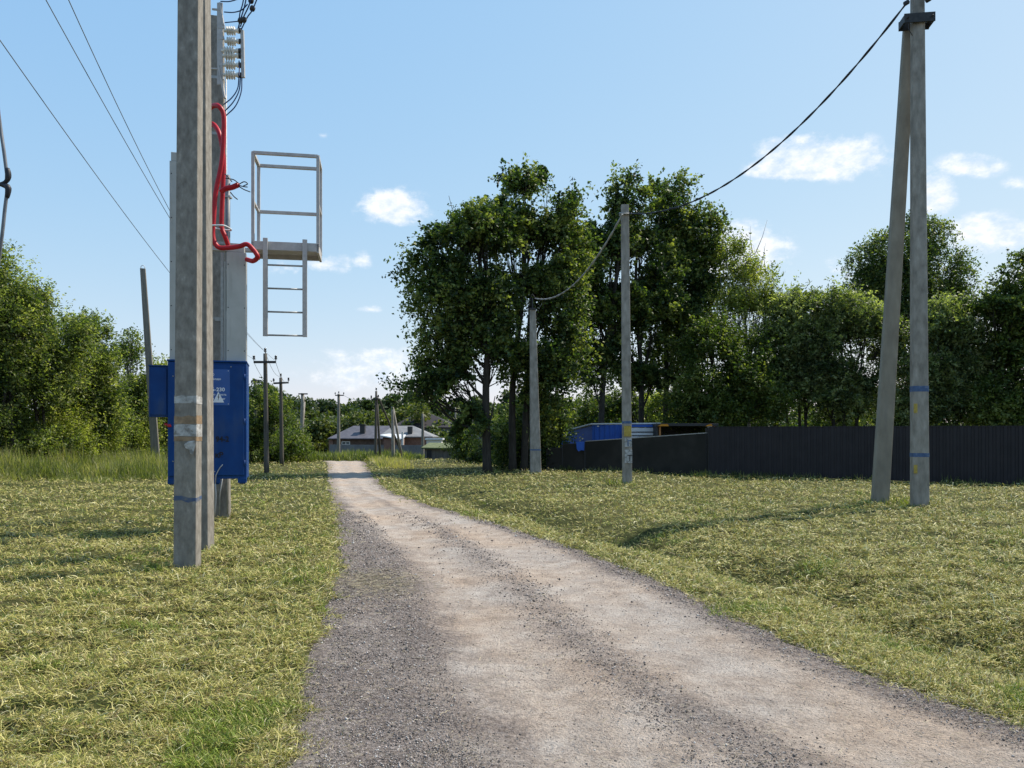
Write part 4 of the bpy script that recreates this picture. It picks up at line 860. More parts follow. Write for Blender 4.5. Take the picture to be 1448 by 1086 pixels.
# dark canopy with orange ends
cn = empty('dark_canopy', W(970, 640, 35) * np.array([1, 1, 0]), 0, 'black flat-roofed canopy with orange end pieces behind the fence', 'canopy'); c0 = cn.location.x
X0, X1 = W(928, 0, 35)[0] - c0, W(1016, 0, 35)[0] - c0
m = MB(); m.box(X0, X1, 0, 3.2, zp(602.5, 35), zp(598.6, 35)); m.build('roof', M['dark_steel'], cn, bevel=.01)
m = MB(); m.box(X0 + .06, X1 - .05, 2.9, 3.0, 0, zp(602.6, 35)); m.build('side_wall', M['dark_steel'], cn); m = MB(); m.box(X0 + .02, X0 + .10, .1, 2.898, 0, zp(602.6, 35)); m.build('back_wall', M['dark_steel'], cn)
for x_ in (X0 + .15, X1 - .2): MB().box(x_, x_ + .08, .1, .18, 0, zp(602.6, 35)).build('post', M['orange_rust'], cn)
for (pa, pb) in ((930, 946), (998, 1008)):
    m = MB(); a_ = W(pa, 0, 34.9)[0] - c0; b_ = W(pb, 0, 34.9)[0] - c0; z0 = zp(602, 34.9)
    m.add([(a_, -.06, z0 - .02), (b_, -.06, z0 - .02), (b_ - .05, -.06, z0 + .08), (a_ + .18, -.06, z0 + .07), (a_, -.0, z0 - .02), (b_, -.0, z0 - .02), (b_ - .05, -.0, z0 + .08), (a_ + .18, -.0, z0 + .07)], [(0, 1, 2, 3), (7, 6, 5, 4), (0, 4, 5, 1), (1, 5, 6, 2), (2, 6, 7, 3), (3, 7, 4, 0)])
    m.build('orange_trim', M['orange'], cn)

# ------------------------------------------------------------------ far houses
def hip_house(name, label, pxl, pxr, pr0, pr1, pye, pyr, d, wall, roof, depth=7.0, extras=None):
    xl, xr = W(pxl, 0, d)[0], W(pxr, 0, d)[0]; r0, r1 = W(pr0, 0, d + depth / 2)[0], W(pr1, 0, d + depth / 2)[0]
    ze, zr = zp(pye, d), zp(pyr, d + depth / 2); g = G((xl + xr) / 2, d); e = empty(name, ((xl + xr) / 2, d, g), 0, label, 'house'); c = (xl + xr) / 2
    o = .5; m = MB(); m.box(xl + o - c, xr - o - c, o, depth - o, -.3, ze - g); wl = m.build('wall', M[wall], e)
    rz_ = ze - g; t = .12
    v = [(xl - c, 0, rz_), (xr - c, 0, rz_), (xr - c, depth, rz_), (xl - c, depth, rz_), (xl - c, 0, rz_ + t), (xr - c, 0, rz_ + t), (xr - c, depth, rz_ + t), (xl - c, depth, rz_ + t), (r0 - c, depth / 2, zr - g), (r1 - c, depth / 2, zr - g)]
    m = MB(); m.add(v, [(3, 2, 1, 0), (0, 1, 5, 4), (1, 2, 6, 5), (2, 3, 7, 6), (3, 0, 4, 7), (4, 5, 9, 8), (5, 6, 9), (6, 7, 8, 9), (7, 4, 8)]); rf = m.build('roof', M[roof], e)
    return e, c, g, rf
def win(e, c, g, px0, px1, py0, py1, d, y):
    a, b = W(px0, 0, d)[0] - c, W(px1, 0, d)[0] - c; z0, z1 = zp(py1, d) - g, zp(py0, d) - g
    m = MB(); t = .09; m.box(a, b, y - .05, y, z1 - t, z1); m.box(a, b, y - .05, y, z0, z0 + t); m.box(a, a + t, y - .05, y, z0 + t, z1 - t); m.box(b - t, b, y - .05, y, z0 + t, z1 - t); m.box((a + b) / 2 - t / 2, (a + b) / 2 + t / 2, y - .05, y, z0 + t, z1 - t)
    w_ = m.build('window', M['wall_white'], e); m = MB(); m.box(a + .02, b - .02, y - .025, y - .005, z0 + .02, z1 - .02); m.build('pane', M['glass'], w_)
e, c, g, rf = hip_house('house', 'low brown house with grey hipped roof and one dark chimney, leftmost house', 463, 600, 500, 572, 621, 602, 110, 'wall_brown', 'roof_grey', 9)
m = MB(); x_ = W(513, 0, 112)[0] - c; m.box(x_ - .35, x_ + .35, 1.6, 2.4, zp(617, 110) - g, zp(601, 112) - g); m.box(x_ - .45, x_ + .45, 1.5, 2.5, zp(601.5, 112) - g, zp(600, 112) - g); m.build('chimney', M['dark_steel'], rf)
win(e, c, g, 482, 494, 624, 629, 110, .5); win(e, c, g, 545, 551, 624, 629, 110, .5)
m = MB(); x_ = W(467, 0, 110)[0] - c; m.box(x_ - .3, x_ + .3, .35, .55, 0, zp(622, 110) - g); m.build('brick_pier', M['wall_brick'], e)
e, c, g, rf = hip_house('house', 'brick house with pale grey roof and stubby dark chimney', 535, 612, 556, 584, 618.5, 602, 100, 'wall_brick', 'roof_pale', 8)
m = MB(); x_ = W(579, 0, 101)[0] - c; m.box(x_ - .25, x_ + .35, .9, 1.7, zp(616, 100) - g, zp(603, 101) - g); m.build('chimney', M['dark_steel'], rf)
# bright gable annexe in front of it
xa, xb = W(537, 0, 97)[0], W(569, 0, 97)[0]; g = G(xa, 97); e = empty('annexe', ((xa + xb) / 2, 97, g), 0, 'small white annexe with a pale lean-to roof between the two near houses', 'building'); c = (xa + xb) / 2
m = MB(); m.box(xa - c + .5, xb - c - .1, .2, 3, -.2, zp(621, 97) - g); m.build('wall', M['wall_brick'], e)
m = MB(); A = [(xa - c, -.1, zp(615, 97) - g), (xb - c, -.1, zp(621, 97) - g), (xb - c, 3.2, zp(614.5, 97) - g), (xa - c + .6, 3.2, zp(613, 97) - g)]; m.add(A + [(a, b, cc - .15) for a, b, cc in A], [(0, 1, 2, 3), (7, 6, 5, 4), (0, 4, 5, 1), (1, 5, 6, 2), (2, 6, 7, 3), (3, 7, 4, 0)]); m.build('roof', M['white_sheet'], e)
m = MB(); m.box(xb - c - .12, xb - c + .12, -.1, .2, 0, zp(611, 97) - g); m.build('post', M['wall_white'], e)
e, c, g, rf = hip_house('house', 'large two-storey house with a tall dark brown roof behind the brick house', 552, 650, 590, 604, 605, 583, 140, 'wall_grey', 'roof_dark', 10)
m = MB(); x_ = W(598, 0, 141)[0] - c; m.box(x_ - .5, x_ + .5, 3.6, 4.6, zp(592, 141) - g, zp(585, 141) - g); m.build('chimney', M['wall_brick'], rf)
win(e, c, g, 604, 613, 608, 618, 140, .5); win(e, c, g, 622, 629, 608, 614, 140, .5)
e, c, g, rf = hip_house('house', 'dark-roofed house farthest right, seen under the crown of the left tree', 632, 720, 655, 680, 603, 589, 150, 'wall_grey', 'roof_dark', 10)
win(e, c, g, 640, 648, 606, 612, 150, .5)
# small white kiosk
xa, xb = W(603, 0, 82)[0], W(624, 0, 82)[0]; g = G(xa, 82); c = (xa + xb) / 2; e = empty('kiosk', (c, 82, g), 0, 'small pale flat-roofed hut just above the mossy shed', 'hut')
m = MB(); m.box(xa - c, xb - c, 0, 2, -.2, zp(622, 82) - g); m.build('wall', M['wall_white'], e, bevel=.01)
m = MB(); m.box(xa - c - .15, xb - c + .15, -.15, 2.15, zp(622, 82) - g, zp(619.5, 82) - g); m.build('roof', M['white_sheet'], e)
m = MB(); m.box(-.1, .5, -.03, 0, .0, 1.4); m.build('door', M['plank'], e)
# mossy shed
xa, xb = W(600, 0, 55)[0], W(654, 0, 55)[0]; c = (xa + xb) / 2; g = G(c, 55) ; e = empty('mossy_shed', (c, 55, g), R(-6), 'low weathered plank shed with a mossy green roof in front of the leafy bush', 'shed')
zr = zp(632, 55) - g; ze = zp(634.5, 55) - g
m = MB(); k = -1.58
xx = xa - c
m.box(xx, xb - c, .0, 2.2, -.3, ze)
m.build('wall', M['plank'], e)
m = MB()
k = xx + .0
while k < xb - c - .1: m.box(k + .01, k + .17, -.03, -.002, -.2, ze - .02); k += .2
m.build('cladding', M['plank'], e)
m = MB(); m.add([(xx - .2, -.25, ze), (xb - c + .2, -.25, ze - .05), (xb - c + .2, 2.5, zr + .15), (xx - .2, 2.5, zr + .2), (xx - .2, -.25, ze + .09), (xb - c + .2, -.25, ze + .04), (xb - c + .2, 2.5, zr + .24), (xx - .2, 2.5, zr + .29)], [(3, 2, 1, 0), (4, 5, 6, 7), (0, 1, 5, 4), (1, 2, 6, 5), (2, 3, 7, 6), (3, 0, 4, 7)]); m.build('roof', M['moss_roof'], e)
m = MB(); m.box(.95, 1.45, -.05, -.031, -.1, ze - .25); m.build('door', M['wall_grey'], e)
m = MB(); m.box(-1.2, -.85, -.05, -.031, -.1, ze - .1); m.build('doorway', M['black_cable'], e)
# grey boundary fence in front of houses
a = W(466, 0, 104); b = W(600, 0, 94); e = empty('boundary_fence', (a[0], a[1], G(a[0], a[1])), 0, 'low grey sheet fence in front of the far houses', 'fence')
m = MB(); fence_panel(m, (0, 0), (b[0] - a[0], b[1] - a[1]), -.2, zp(628.5, 104) - e.location.z, -.2, zp(629.5, 94) - e.location.z, .04, (.3, .03)); m.build('panel', M['wall_grey'], e)
sp_ = MB(); th = np.linspace(0, math.pi, 9)
hp = W(522, 0, 92); 
for k in range(2):
    pass
V = []; Fh = []
for i in range(9):
    for j in range(12):
        a_ = i / 8 * math.pi / 2; b_ = j / 12 * 2 * math.pi; r_ = 2.2 * (1 + .15 * math.sin(3 * b_)) * math.cos(a_); V.append((r_ * math.cos(b_), r_ * math.sin(b_) * .6, (1.65 * math.sin(a_)) * (1 + .1 * math.cos(5 * b_))))
for i in range(8):
    for j in range(12): Fh.append((i * 12 + j, i * 12 + (j + 1) % 12, (i + 1) * 12 + (j + 1) % 12, (i + 1) * 12 + j))
sp_.add(V, Fh, True); o = sp_.build('soil_heap', M['wall_brick']); o.location = (hp[0], 92, G(hp[0], 92)); tag(o, 'low heap of reddish earth in front of the grey house fence', 'heap')

# ------------------------------------------------------------------ foliage
def leaves_mesh(name, Pc, size, tint, mat, parent=None, up=.25, aspect=.5):
    n = len(Pc); nn = rng.normal(size=(n, 3)); nn[:, 2] += up * 3.6; nn /= np.linalg.norm(nn, axis=1)[:, None]
    d = rng.normal(size=(n, 3)); d -= (d * nn).sum(1)[:, None] * nn; d /= np.linalg.norm(d, axis=1)[:, None]
    s = np.cross(nn, d); sz = size[:, None]
    A = Pc - d * sz * .5; B = Pc + s * sz * aspect * .5 + nn * sz * .08; Cc = Pc + d * sz * .5; Dd = Pc - s * sz * aspect * .5 + nn * sz * .08
    V = np.stack([A, B, Cc, Dd], 1); Fc = np.arange(n * 4).reshape(n, 4)
    return link(name, np_mesh(name, V, Fc, False, {'tint': np.repeat(tint, 4)}), mat, parent)

def tree(name, label, cat, base, blobs, d, nleaf, leaf=.13, mat='leaf_dark', bark='bark', r0=.22, spray='out', stems=1, csize=.55, depthk=.85, dens=1.0, group=None, sparse=.0, splen=1.0, aspect=.5, zmin=None, bare=0.0, gap=0.0):
    """base (px,py,d) ; blobs (px,py,rx,ry) in photo pixels at distance d, turned into metres"""
    k = d / F; b = W(base[0], 600, d); b[2] = G(b[0], b[1]); e = empty(name, b, 0, label, cat, group)
    BL = []
    for q in blobs:
        c = W(q[0], q[1], d); rx_, rz_ = q[2] * k, q[3] * k; ry_ = min(rx_, rz_ * 1.4) * depthk
        c = c + np.array([0, rng.uniform(-.35, .35) * ry_, 0]); BL.append((c, np.array([rx_, ry_, rz_])))
    vol = np.array([r.prod() ** .75 for _, r in BL]); vol /= vol.sum()
    tk = MB(); ztop = max(c[2] for c, r in BL); cxm = sum(c[0] for c, r in BL) / len(BL)
    stemtops = []
    for s in range(stems):
        off = (s - (stems - 1) / 2) * .5 * (1 if stems < 3 else 1.0)
        big = [q for q in BL if q[1][0] > .55 * max(r_[0] for c_, r_ in BL)]; hi = max(big, key=lambda q: q[0][2] - abs(q[0][0] - (b[0] + off * 3)) * .8)[0] if stems == 1 else big[int(rng.integers(len(big)))][0]
        p0 = b + np.array([off, rng.uniform(-.2, .2), -.3]); p3 = hi.copy()
        p1 = p0 + (p3 - p0) * np.array([.12, .12, .35]) + rng.normal(0, .12, 3) * np.array([1, 1, 0]); p2 = p0 + (p3 - p0) * np.array([.45, .45, .7]) + rng.normal(0, .2, 3) * np.array([1, 1, 0])
        path = curve([p0, p1, p2, p3], 6); stemtops.append(path)
        rr = r0 / (stems ** .4); tk.tube([p - b for p in path], [rr * (1.25 if i == 0 else 1) * (1 - .8 * i / (len(path) - 1)) for i in range(len(path))], 8)
    P_all = []; T_all = []
    for (c, r), vf in zip(BL, vol):
        path = stemtops[int(np.argmin([np.min(np.linalg.norm(np.array(p)[:, :2] - c[:2], axis=1)) for p in stemtops]))]
        hz = b[2] + (c[2] - b[2]) * .55; j = int(np.argmin([abs(p[2] - hz) for p in path])); q0 = path[j]
        mid = (q0 + c) / 2 + np.array([0, 0, -.12 * np.linalg.norm(c - q0)]); lp = curve([q0, mid, c], 6)
        rb = r0 * .30 * min(1, (r[0] / 1.1)) + .012; tk.tube([p - b for p in lp], [rb * (1 - .85 * i / (len(lp) - 1)) + .004 for i in range(len(lp))], 6)
        nl = int(nleaf * vf); perc = 46; nc = max(3, int(nl / perc))
        dr = rng.normal(size=(nc, 3)); dr /= np.linalg.norm(dr, axis=1)[:, None]
        rad = (.30 + .72 * rng.random(nc) ** .55) * np.where(rng.random(nc) < .14, rng.uniform(1.1, 1.38, nc), 1)
        cc = c + dr * rad[:, None] * r
        # clumping: remove clusters in noise gaps
        g_ = fbm(cc[:, 0] * .75 + cc[:, 1] * .25, cc[:, 2] * .85, 50 + int(d), 2); keep = g_ > (.42 + sparse + gap); cc = cc[keep]; dr = dr[keep]; g_ = g_[keep]; nc = len(cc)
        if nc == 0: continue
        for i in range(min(nc, 16)):
            q1 = cc[i]; q0b = lp[int(rng.integers(3, len(lp)))]; mid = (q0b + q1) / 2 + rng.normal(0, .15, 3); tk.tube([q0b - b, mid - b, q1 - b], [.024, .015, .006], 4)
        ns = 5; kk = perc // ns + 1; perl = int(nl / (nc * ns)) + 1
        o_ = dr[:, None, :] * .6 + rng.normal(0, .8, (nc, ns, 3))
        if spray == 'up': o_[..., 2] += .9
        if spray == 'down': o_[..., 2] -= .3
        o_ /= np.linalg.norm(o_, axis=2)[..., None]; Ls = rng.uniform(.35, 1.15, (nc, ns, 1)) * splen
        t = rng.random((nc, ns, perl)) ** .8
        pts = cc[:, None, None, :] + rng.normal(0, .16 * csize, (nc, ns, 1, 3)) + o_[:, :, None, :] * (t * Ls)[..., None]
        drp = {'up': .0, 'out': .25, 'down': 1.3}[spray]; pts[..., 2] -= drp * t ** 2 * Ls
        pts = pts + rng.normal(0, .11 * csize * (1 + leaf), pts.shape) 
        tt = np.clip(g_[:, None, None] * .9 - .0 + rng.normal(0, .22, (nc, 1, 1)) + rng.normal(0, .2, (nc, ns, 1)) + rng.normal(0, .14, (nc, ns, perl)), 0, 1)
        P_all.append(pts.reshape(-1, 3)); T_all.append(tt.reshape(-1))
    P = np.concatenate(P_all); T = np.concatenate(T_all); zf = b[2] + .05 if zmin is None else zmin; ok = P[:, 2] > zf; P, T = P[ok], T[ok]
    for i in range(int(bare)):   # bare twigs standing above the crown
        c, r = BL[int(rng.integers(len(BL)))]; q0 = c + np.array([rng.uniform(-.6, .6) * r[0], 0, r[2] * .5]); q1 = q0 + np.array([rng.normal(0, .25), 0, rng.uniform(.8, 1.9)]); tk.tube([q0 - b, (q0 + q1) / 2 - b + rng.normal(0, .05, 3), q1 - b], [.022, .014, .006], 4)
    tk.build('trunk', M[bark], e)
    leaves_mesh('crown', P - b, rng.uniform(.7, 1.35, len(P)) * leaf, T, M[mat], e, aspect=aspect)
    return e

# right-hand group of tall trees
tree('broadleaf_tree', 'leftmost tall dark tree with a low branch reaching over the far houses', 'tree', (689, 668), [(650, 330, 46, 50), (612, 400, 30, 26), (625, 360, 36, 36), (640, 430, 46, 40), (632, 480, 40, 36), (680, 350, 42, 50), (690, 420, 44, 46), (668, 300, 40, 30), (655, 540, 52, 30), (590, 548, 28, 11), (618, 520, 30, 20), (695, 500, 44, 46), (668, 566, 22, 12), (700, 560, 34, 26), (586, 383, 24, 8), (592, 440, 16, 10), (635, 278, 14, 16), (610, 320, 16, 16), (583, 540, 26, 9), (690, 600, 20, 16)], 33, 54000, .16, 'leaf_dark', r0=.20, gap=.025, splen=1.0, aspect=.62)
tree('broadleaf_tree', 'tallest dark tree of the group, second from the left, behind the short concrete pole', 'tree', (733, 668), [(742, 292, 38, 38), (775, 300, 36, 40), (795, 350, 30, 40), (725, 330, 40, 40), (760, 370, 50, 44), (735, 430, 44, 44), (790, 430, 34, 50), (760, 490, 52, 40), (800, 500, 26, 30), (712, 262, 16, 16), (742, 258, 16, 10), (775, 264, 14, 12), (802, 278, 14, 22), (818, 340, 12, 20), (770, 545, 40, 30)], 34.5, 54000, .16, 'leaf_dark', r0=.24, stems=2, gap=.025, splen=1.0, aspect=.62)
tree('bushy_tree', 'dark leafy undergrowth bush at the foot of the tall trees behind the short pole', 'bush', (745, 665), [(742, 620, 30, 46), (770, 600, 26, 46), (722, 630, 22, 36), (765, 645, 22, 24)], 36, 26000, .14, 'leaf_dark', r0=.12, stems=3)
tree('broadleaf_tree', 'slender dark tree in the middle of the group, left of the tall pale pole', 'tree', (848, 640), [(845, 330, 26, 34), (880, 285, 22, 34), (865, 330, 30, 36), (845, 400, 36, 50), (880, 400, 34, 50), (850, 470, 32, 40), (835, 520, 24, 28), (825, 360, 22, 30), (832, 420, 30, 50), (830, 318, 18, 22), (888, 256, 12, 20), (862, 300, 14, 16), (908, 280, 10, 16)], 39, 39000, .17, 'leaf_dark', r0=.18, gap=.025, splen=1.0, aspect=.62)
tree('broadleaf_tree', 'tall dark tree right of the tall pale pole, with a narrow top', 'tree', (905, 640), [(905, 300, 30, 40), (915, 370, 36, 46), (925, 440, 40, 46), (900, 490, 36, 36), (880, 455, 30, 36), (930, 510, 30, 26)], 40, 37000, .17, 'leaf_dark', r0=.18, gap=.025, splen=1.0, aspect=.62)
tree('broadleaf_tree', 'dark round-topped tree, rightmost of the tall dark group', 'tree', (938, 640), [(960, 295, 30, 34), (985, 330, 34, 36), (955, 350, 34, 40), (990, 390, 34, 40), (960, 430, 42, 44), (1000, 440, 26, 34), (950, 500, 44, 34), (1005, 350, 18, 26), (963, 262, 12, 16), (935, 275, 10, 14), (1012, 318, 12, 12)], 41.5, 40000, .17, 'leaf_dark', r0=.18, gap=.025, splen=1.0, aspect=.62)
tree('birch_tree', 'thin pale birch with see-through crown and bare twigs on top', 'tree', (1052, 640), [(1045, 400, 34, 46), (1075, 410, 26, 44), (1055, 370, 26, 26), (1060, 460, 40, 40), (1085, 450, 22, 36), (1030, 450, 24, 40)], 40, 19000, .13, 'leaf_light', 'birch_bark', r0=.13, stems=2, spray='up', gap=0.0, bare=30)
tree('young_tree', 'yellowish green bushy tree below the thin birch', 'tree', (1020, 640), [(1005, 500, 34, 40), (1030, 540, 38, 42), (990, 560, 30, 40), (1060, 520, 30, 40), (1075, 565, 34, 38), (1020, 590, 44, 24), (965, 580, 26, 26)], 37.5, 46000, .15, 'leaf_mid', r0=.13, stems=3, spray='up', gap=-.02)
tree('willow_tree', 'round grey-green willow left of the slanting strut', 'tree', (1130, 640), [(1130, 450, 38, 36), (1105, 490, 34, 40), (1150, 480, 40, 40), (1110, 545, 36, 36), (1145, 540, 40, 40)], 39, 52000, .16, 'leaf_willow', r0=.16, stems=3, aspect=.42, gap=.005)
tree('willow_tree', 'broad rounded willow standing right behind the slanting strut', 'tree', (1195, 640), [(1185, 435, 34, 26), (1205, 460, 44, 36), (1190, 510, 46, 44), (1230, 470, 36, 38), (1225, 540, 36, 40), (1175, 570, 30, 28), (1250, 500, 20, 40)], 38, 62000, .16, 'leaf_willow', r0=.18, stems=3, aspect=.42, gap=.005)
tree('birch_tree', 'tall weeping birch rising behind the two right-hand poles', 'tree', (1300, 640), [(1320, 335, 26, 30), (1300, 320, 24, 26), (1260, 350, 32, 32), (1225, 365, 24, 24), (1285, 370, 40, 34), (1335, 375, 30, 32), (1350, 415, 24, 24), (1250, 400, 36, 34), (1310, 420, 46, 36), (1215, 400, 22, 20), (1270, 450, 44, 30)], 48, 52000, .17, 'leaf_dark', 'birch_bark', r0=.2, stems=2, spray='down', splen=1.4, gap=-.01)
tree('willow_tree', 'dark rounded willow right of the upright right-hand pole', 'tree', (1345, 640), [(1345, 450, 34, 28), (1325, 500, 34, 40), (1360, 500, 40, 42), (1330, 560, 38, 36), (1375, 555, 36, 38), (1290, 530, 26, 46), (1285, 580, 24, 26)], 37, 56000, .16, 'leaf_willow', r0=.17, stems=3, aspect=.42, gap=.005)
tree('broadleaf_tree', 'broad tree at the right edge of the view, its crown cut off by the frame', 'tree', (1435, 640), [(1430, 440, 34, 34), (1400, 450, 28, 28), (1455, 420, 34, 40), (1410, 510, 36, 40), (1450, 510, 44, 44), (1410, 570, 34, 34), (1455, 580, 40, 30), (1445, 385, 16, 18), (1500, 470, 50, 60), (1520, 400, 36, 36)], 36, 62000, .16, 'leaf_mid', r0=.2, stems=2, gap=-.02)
tree('broadleaf_tree', 'tree beyond the right edge of the frame behind the charcoal fence', 'tree', (1580, 640), [(1580, 460, 60, 60), (1620, 400, 50, 50), (1560, 540, 60, 50), (1640, 520, 60, 60)], 36, 24000, .16, 'leaf_mid', r0=.22)
# low shrubs behind the fences
shr = [(700, 625, 40, 34, 44, 'leaf_dark', 'dark shrub behind the trunk of the leftmost tall tree'), (755, 600, 44, 40, 46, 'leaf_dark', 'dark shrub behind the short concrete pole'), (-30, 560, 60, 70, 36, 'leaf_left', 'shrub far behind the left-edge tree'), (70, 560, 60, 60, 38, 'leaf_left', 'shrub filling the gap behind the spreading tree'), (810, 590, 30, 22, 52, 'leaf_mid', 'pale leafy shrub in the gap left of the blue shed'), (850, 580, 34, 26, 50, 'leaf_mid', 'shrub just behind the blue shed roof'), (905, 575, 36, 28, 50, 'leaf_mid', 'shrub behind the white panel door'), (955, 575, 36, 28, 48, 'leaf_light', 'bright shrub behind the black canopy'), (1010, 590, 36, 20, 52, 'leaf_mid', 'shrub at the right end of the black canopy'), (1090, 585, 40, 26, 50, 'leaf_mid', 'shrub behind the fence under the round willow'), (1180, 590, 46, 22, 52, 'leaf_mid', 'shrub behind the fence between the two willows'), (1270, 575, 40, 36, 46, 'leaf_willow', 'pale shrub seen between the strut and the upright pole'), (1350, 590, 50, 22, 50, 'leaf_mid', 'shrub behind the fence right of the upright pole'), (1430, 590, 50, 24, 50, 'leaf_mid', 'shrub behind the fence at the right edge')]
for (px, py, rx_, ry_, d_, mt, lb) in shr:
    tree('shrub', lb, 'shrub', (px, 640), [(px - rx_ * .5, py + 4, rx_ * .6, ry_), (px + rx_ * .4, py, rx_ * .6, ry_ * .9), (px, py + 20, rx_, ry_)], d_, 9000, .17, mt, r0=.08, stems=3, zmin=0, group='shrubs in the background')
# bush in front of mossy shed
tree('bush', 'light green leafy bush right of the mossy shed', 'bush', (660, 660), [(664, 618, 22, 18), (650, 622, 14, 12), (676, 640, 22, 18), (660, 645, 16, 12), (668, 655, 24, 8)], 47, 12000, .13, 'leaf_mid', r0=.06, stems=3)

# left-hand trees and bushes
tree('willow_tree', 'tall bushy tree at the left edge of the view', 'tree', (-10, 660), [(-20, 400, 40, 44), (5, 400, 26, 34), (-10, 470, 60, 50), (20, 440, 26, 30), (-40, 540, 70, 60), (10, 520, 40, 50), (0, 590, 60, 50), (-60, 440, 40, 50)], 27, 60000, .12, 'leaf_left', r0=.16, stems=3, spray='up', aspect=.4, splen=.95)
tree('willow_tree', 'spreading green tree second from the left edge', 'tree', (50, 660), [(45, 460, 34, 34), (70, 450, 26, 30), (30, 500, 36, 40), (75, 500, 40, 40), (55, 555, 50, 44), (95, 470, 20, 26), (60, 610, 56, 34)], 28.5, 56000, .12, 'leaf_left', r0=.14, stems=4, spray='up', aspect=.4)
tree('willow_tree', 'dark green tree sloping down towards the leaning pole', 'tree', (115, 660), [(110, 490, 26, 28), (130, 500, 22, 30), (100, 530, 36, 36), (135, 545, 28, 34), (120, 590, 42, 40), (145, 590, 20, 30)], 31, 42000, .13, 'leaf_left', r0=.14, stems=3, spray='up', aspect=.4)
tree('birch_tree', 'slim drooping birch behind the leaning pole', 'tree', (188, 660), [(186, 490, 14, 22), (178, 515, 18, 26), (195, 530, 20, 30), (180, 560, 22, 34), (205, 570, 20, 36), (190, 600, 30, 30)], 38, 24000, .13, 'leaf_left', 'birch_bark', r0=.12, spray='down', splen=.9)
tree('shrub', 'light green shrub between the leaning pole and the blue cabinet', 'shrub', (232, 660), [(232, 530, 16, 24), (238, 560, 20, 34), (222, 590, 16, 30), (240, 605, 24, 30), (270, 570, 26, 40)], 40, 22000, .13, 'leaf_light', r0=.07, stems=3, spray='up')
lows = [(20, 610, 40, 30, 28.5, 'leaf_light', 'yellow-green low shrub at the left edge'), (75, 615, 40, 28, 29.5, 'leaf_light', 'yellow-green low shrub below the spreading tree'), (128, 612, 30, 26, 31.5, 'leaf_light', 'low shrub at the foot of the sloping dark tree'), (180, 618, 20, 20, 37, 'leaf_light', 'low shrub in front of the slim birch')]
for (px, py, rx_, ry_, d_, mt, lb) in lows:
    tree('shrub', lb, 'shrub', (px, 660), [(px - rx_ * .5, py + 6, rx_ * .6, ry_), (px + rx_ * .45, py + 4, rx_ * .6, ry_ * .9), (px, py + 24, rx_ * 1.1, ry_ * .7)], d_, 20000, .10, mt, r0=.04, stems=4, spray='up', splen=1.05, aspect=.4, sparse=.03)
# bushes right of the cabinet
tree('bush', 'tall leafy bush directly behind the second dark wooden pole', 'bush', (372, 655), [(365, 590, 24, 28), (385, 610, 20, 26), (370, 625, 26, 24), (395, 635, 20, 16)], 44, 22000, .14, 'leaf_mid', r0=.08, stems=3, spray='up')
tree('bush', 'rounded bright bush beside the track before the braced concrete pole', 'bush', (412, 655), [(405, 628, 20, 18), (420, 636, 14, 13), (408, 642, 22, 12)], 46, 13000, .12, 'leaf_mid', r0=.05, stems=3, spray='up')
tree('broadleaf_tree', 'dark tree standing above the bushes right of the blue cabinet', 'tree', (385, 650), [(375, 570, 22, 20), (392, 572, 18, 18), (362, 585, 20, 24), (385, 590, 24, 22), (350, 575, 20, 30)], 75, 14000, .24, 'leaf_dark', r0=.25)

# ------------------------------------------------------------------ tall weeds (stuff)
def weeds(name, label, X, Y, h, wd, mat='weed', tbase=.5):
    n = len(X); z = ground(X, Y); pitch = rng.uniform(.85, 1.5, n); t = np.clip(rng.normal(tbase, .22, n) + (fbm(X * .8, Y * .8, 61, 2) - .5) * .9, 0, 1)
    o = blades(name, X, Y, z - .02, h, wd, rng.uniform(0, 6.3, n), pitch, rng.normal(0, .5, n), np.zeros(n), t, M[mat], droop=rng.uniform(0, .35, n))
    tag(o, label, 'weeds', kind='stuff'); return o
# left bank
n = 130000; X = rng.uniform(-24, -4, n); Y = rng.uniform(18, 33, n); lim = np.interp(X, [-24, -17, -13, -11, -9], [17.5, 21.5, 25, 27.5, 31.5]); k = (Y > lim + (fbm(X * 1.5, Y * 0, 66, 2) - .5) * 4) & (X < XL(Y) - 4.2); X, Y = X[k], Y[k]
weeds('tall_grass', 'rank tall grass and weeds in front of the left-hand trees', X, Y, rng.uniform(.2, 1.0, len(X)) * (.35 + 1.3 * fbm(X * .7, Y * .7, 71, 2)) * np.clip(.35 + (Y - np.interp(X, [-24, -17, -13, -11, -9], [17.5, 21.5, 25, 27.5, 31.5])) * .3, .3, 1), rng.uniform(.010, .028, len(X)), tbase=.62)
# band beyond the end of the track
n = 80000; X = rng.uniform(-24, 4, n); Y = rng.uniform(44, 72, n)
k = ((X < XL(Y) - .4) | (X > XR(Y) + .4) | (Y > 47.5 + (X + 9) * .1)) & (Y > np.interp(X, [-24, -14, -11, -8, -6.9, -6.6, 4], [38, 44, 46, 47, 49, 59, 60])); X, Y = X[k], Y[k]
weeds('tall_grass', 'belt of tall green weeds closing the view beyond the end of the track', X, Y, rng.uniform(.3, .85, len(X)) * (.5 + .9 * fbm(X * .5, Y * .5, 72, 2)), rng.uniform(.03, .07, len(X)), tbase=.38)
n = 9000; X = rng.uniform(-9.5, -4.5, n); Y = rng.uniform(36, 47, n); k = (X > XR(Y) + .5) & (X < XR(Y) + 1.2 + 2 * fbm(Y * .5, Y * 0, 5, 2)); X, Y = X[k], Y[k]
weeds('dry_grass', 'tuft of dry brownish grass at the right shoulder where the track ends', X, Y, rng.uniform(.2, .5, len(X)), rng.uniform(.02, .04, len(X)), tbase=.95)
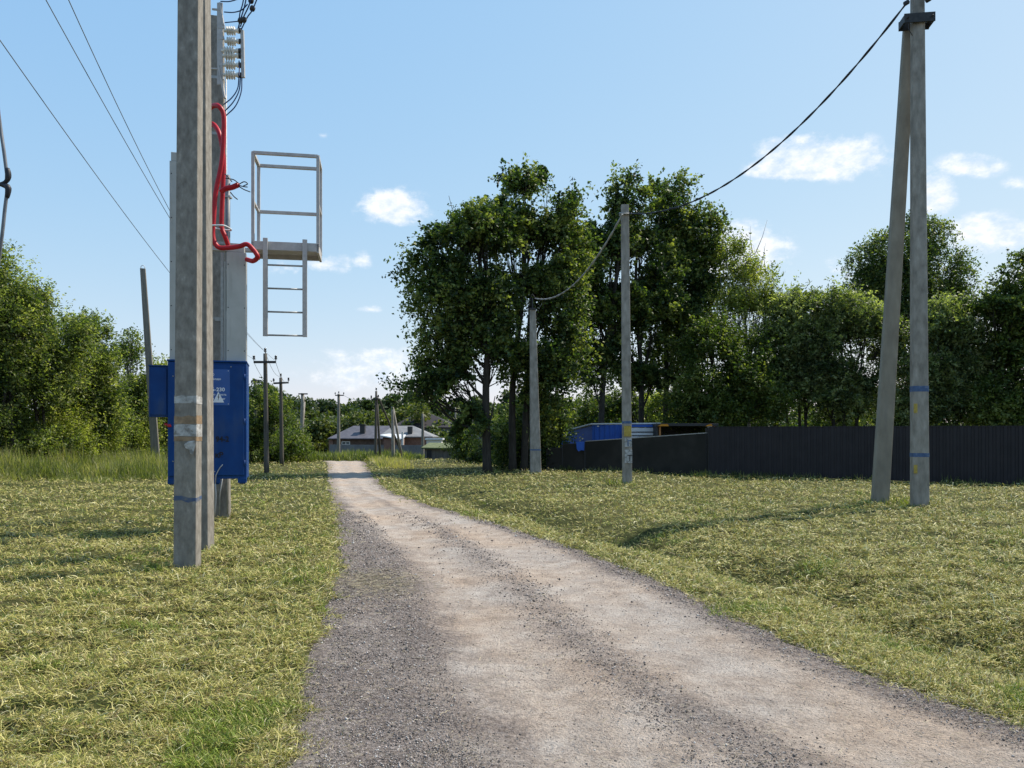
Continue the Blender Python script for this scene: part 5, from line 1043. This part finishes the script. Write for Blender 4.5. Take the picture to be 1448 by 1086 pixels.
# along fences and pole feet
X = []; Y = []
for k in range(2600):
    t = rng.random() ** 1.0 * 24; X.append(1.6 + t); 
X = np.array(X); Y = np.interp(X, [-6, 1.6, 7.7, 16.2, 24], [40, 34.9, 29.9, 23.9, 18.4]) - rng.random(len(X)) ** 2 * .5
k = fbm(X * 1.2, X * 0, 81, 2) > .45; X, Y = X[k], Y[k]
weeds('fence_weeds', 'sparse weeds left unmown along the foot of the dark fences', X, Y, rng.uniform(.1, .38, len(X)), rng.uniform(.012, .03, len(X)), tbase=.4)
def tuft(name, label, px, py, n, r, h):
    p = P0(px, py); X = p[0] + rng.normal(0, r, n); Y = p[1] + rng.normal(0, r * .7, n)
    t = np.clip(rng.normal(.4, .2, n), 0, 1); z = ground(X, Y)
    o = blades(name, X - p[0], Y - p[1], z - p[2] - .01, rng.uniform(.4, 1, n) * h, rng.uniform(.012, .022, n) * max(1, p[1] / 18), rng.uniform(0, 6.3, n), rng.uniform(.7, 1.45, n), rng.normal(0, .6, n), np.zeros(n), t, M['weed'], droop=.2)
    o.location = tuple(p); tag(o, label, 'plant')
tuft('weed_tuft', 'small weed tuft just left of the foot of the tall pale pole', 868, 687, 60, .12, .42)
tuft('weed_tuft', 'weed tuft between the feet of the strut and the upright pole', 1272, 716, 120, .28, .35)
tuft('weed_tuft', 'dark leafy tuft alone on the lawn before the left-hand weeds', 107, 682, 170, .22, .75)
tuft('weed_tuft', 'green tuft growing where the olive fence meets the charcoal one', 1000, 675, 90, .2, .45)
tuft('weed_tuft', 'tiny green seedling on the dark gravel near the bottom of the picture', 568, 990, 12, .02, .05)

# ------------------------------------------------------------------ far wood (stuff)
def wood():
    P = []; T = []; S = []
    def clump(cx, cy, top, rad, n, size, tb):
        g = float(ground(cx, cy, False)); Hh = top - g; m_ = int(Hh / 1.6) + 3
        for j in range(m_ * 2):
            f = .25 + .75 * rng.random(); rr = rad * math.sin(min(1, (1.05 - f) * 1.9) * math.pi / 2) * .8 ; a = rng.uniform(0, 6.3)
            c = np.array([cx + rr * math.cos(a), cy + rr * math.sin(a) * .7, g + Hh * (f - .08)]); r_ = rad * rng.uniform(.3, .45); k = n // (m_ * 2)
            dd = rng.normal(size=(k, 3)); dd /= np.linalg.norm(dd, axis=1)[:, None]; p = c + dd * r_ * rng.uniform(.6, 1.1, (k, 1)); P.append(p); T.append(np.clip(rng.normal(tb, .15, k) + rng.normal(0, .12), 0, 1)); S.append(np.full(k, size))
    outline = [(330, 540), (372, 545), (392, 562), (410, 572), (430, 566), (455, 568), (470, 574), (490, 580), (505, 575), (525, 568), (545, 574), (560, 566), (585, 560), (610, 562), (640, 575), (680, 570), (720, 560), (760, 560), (800, 575), (850, 572), (900, 570), (960, 565), (1020, 570), (1080, 572), (1140, 575), (1200, 570), (1300, 570), (1400, 570), (1500, 570), (1600, 560), (250, 560), (180, 560), (90, 560), (0, 560), (-100, 560)]
    for (px, py) in outline:
        d_ = rng.uniform(205, 250); p = W(px, py, d_); clump(p[0], d_, p[2] + 1, rng.uniform(5.5, 8), 3000, 1.05, .40)
        px2 = px + rng.uniform(-14, 14); d2 = rng.uniform(165, 195); p = W(px2, py + rng.uniform(12, 24), d2); clump(p[0], d2, p[2], rng.uniform(4.5, 7), 2800, .85, .58)
    for (px, py) in ((420, 585), (440, 592), (455, 600), (600, 575), (575, 580), (500, 590), (545, 592)):
        d_ = rng.uniform(140, 155); p = W(px, py, d_); clump(p[0], d_, p[2], 4.5, 2600, .65, .75)
    P = np.concatenate(P); T = np.concatenate(T); S = np.concatenate(S)
    o = leaves_mesh('distant_wood', P, rng.uniform(.7, 1.4, len(P)) * S, T, M['leaf_far'], aspect=.7); tag(o, 'far-off dark green wood closing the horizon behind the houses', 'wood', kind='stuff')
wood()
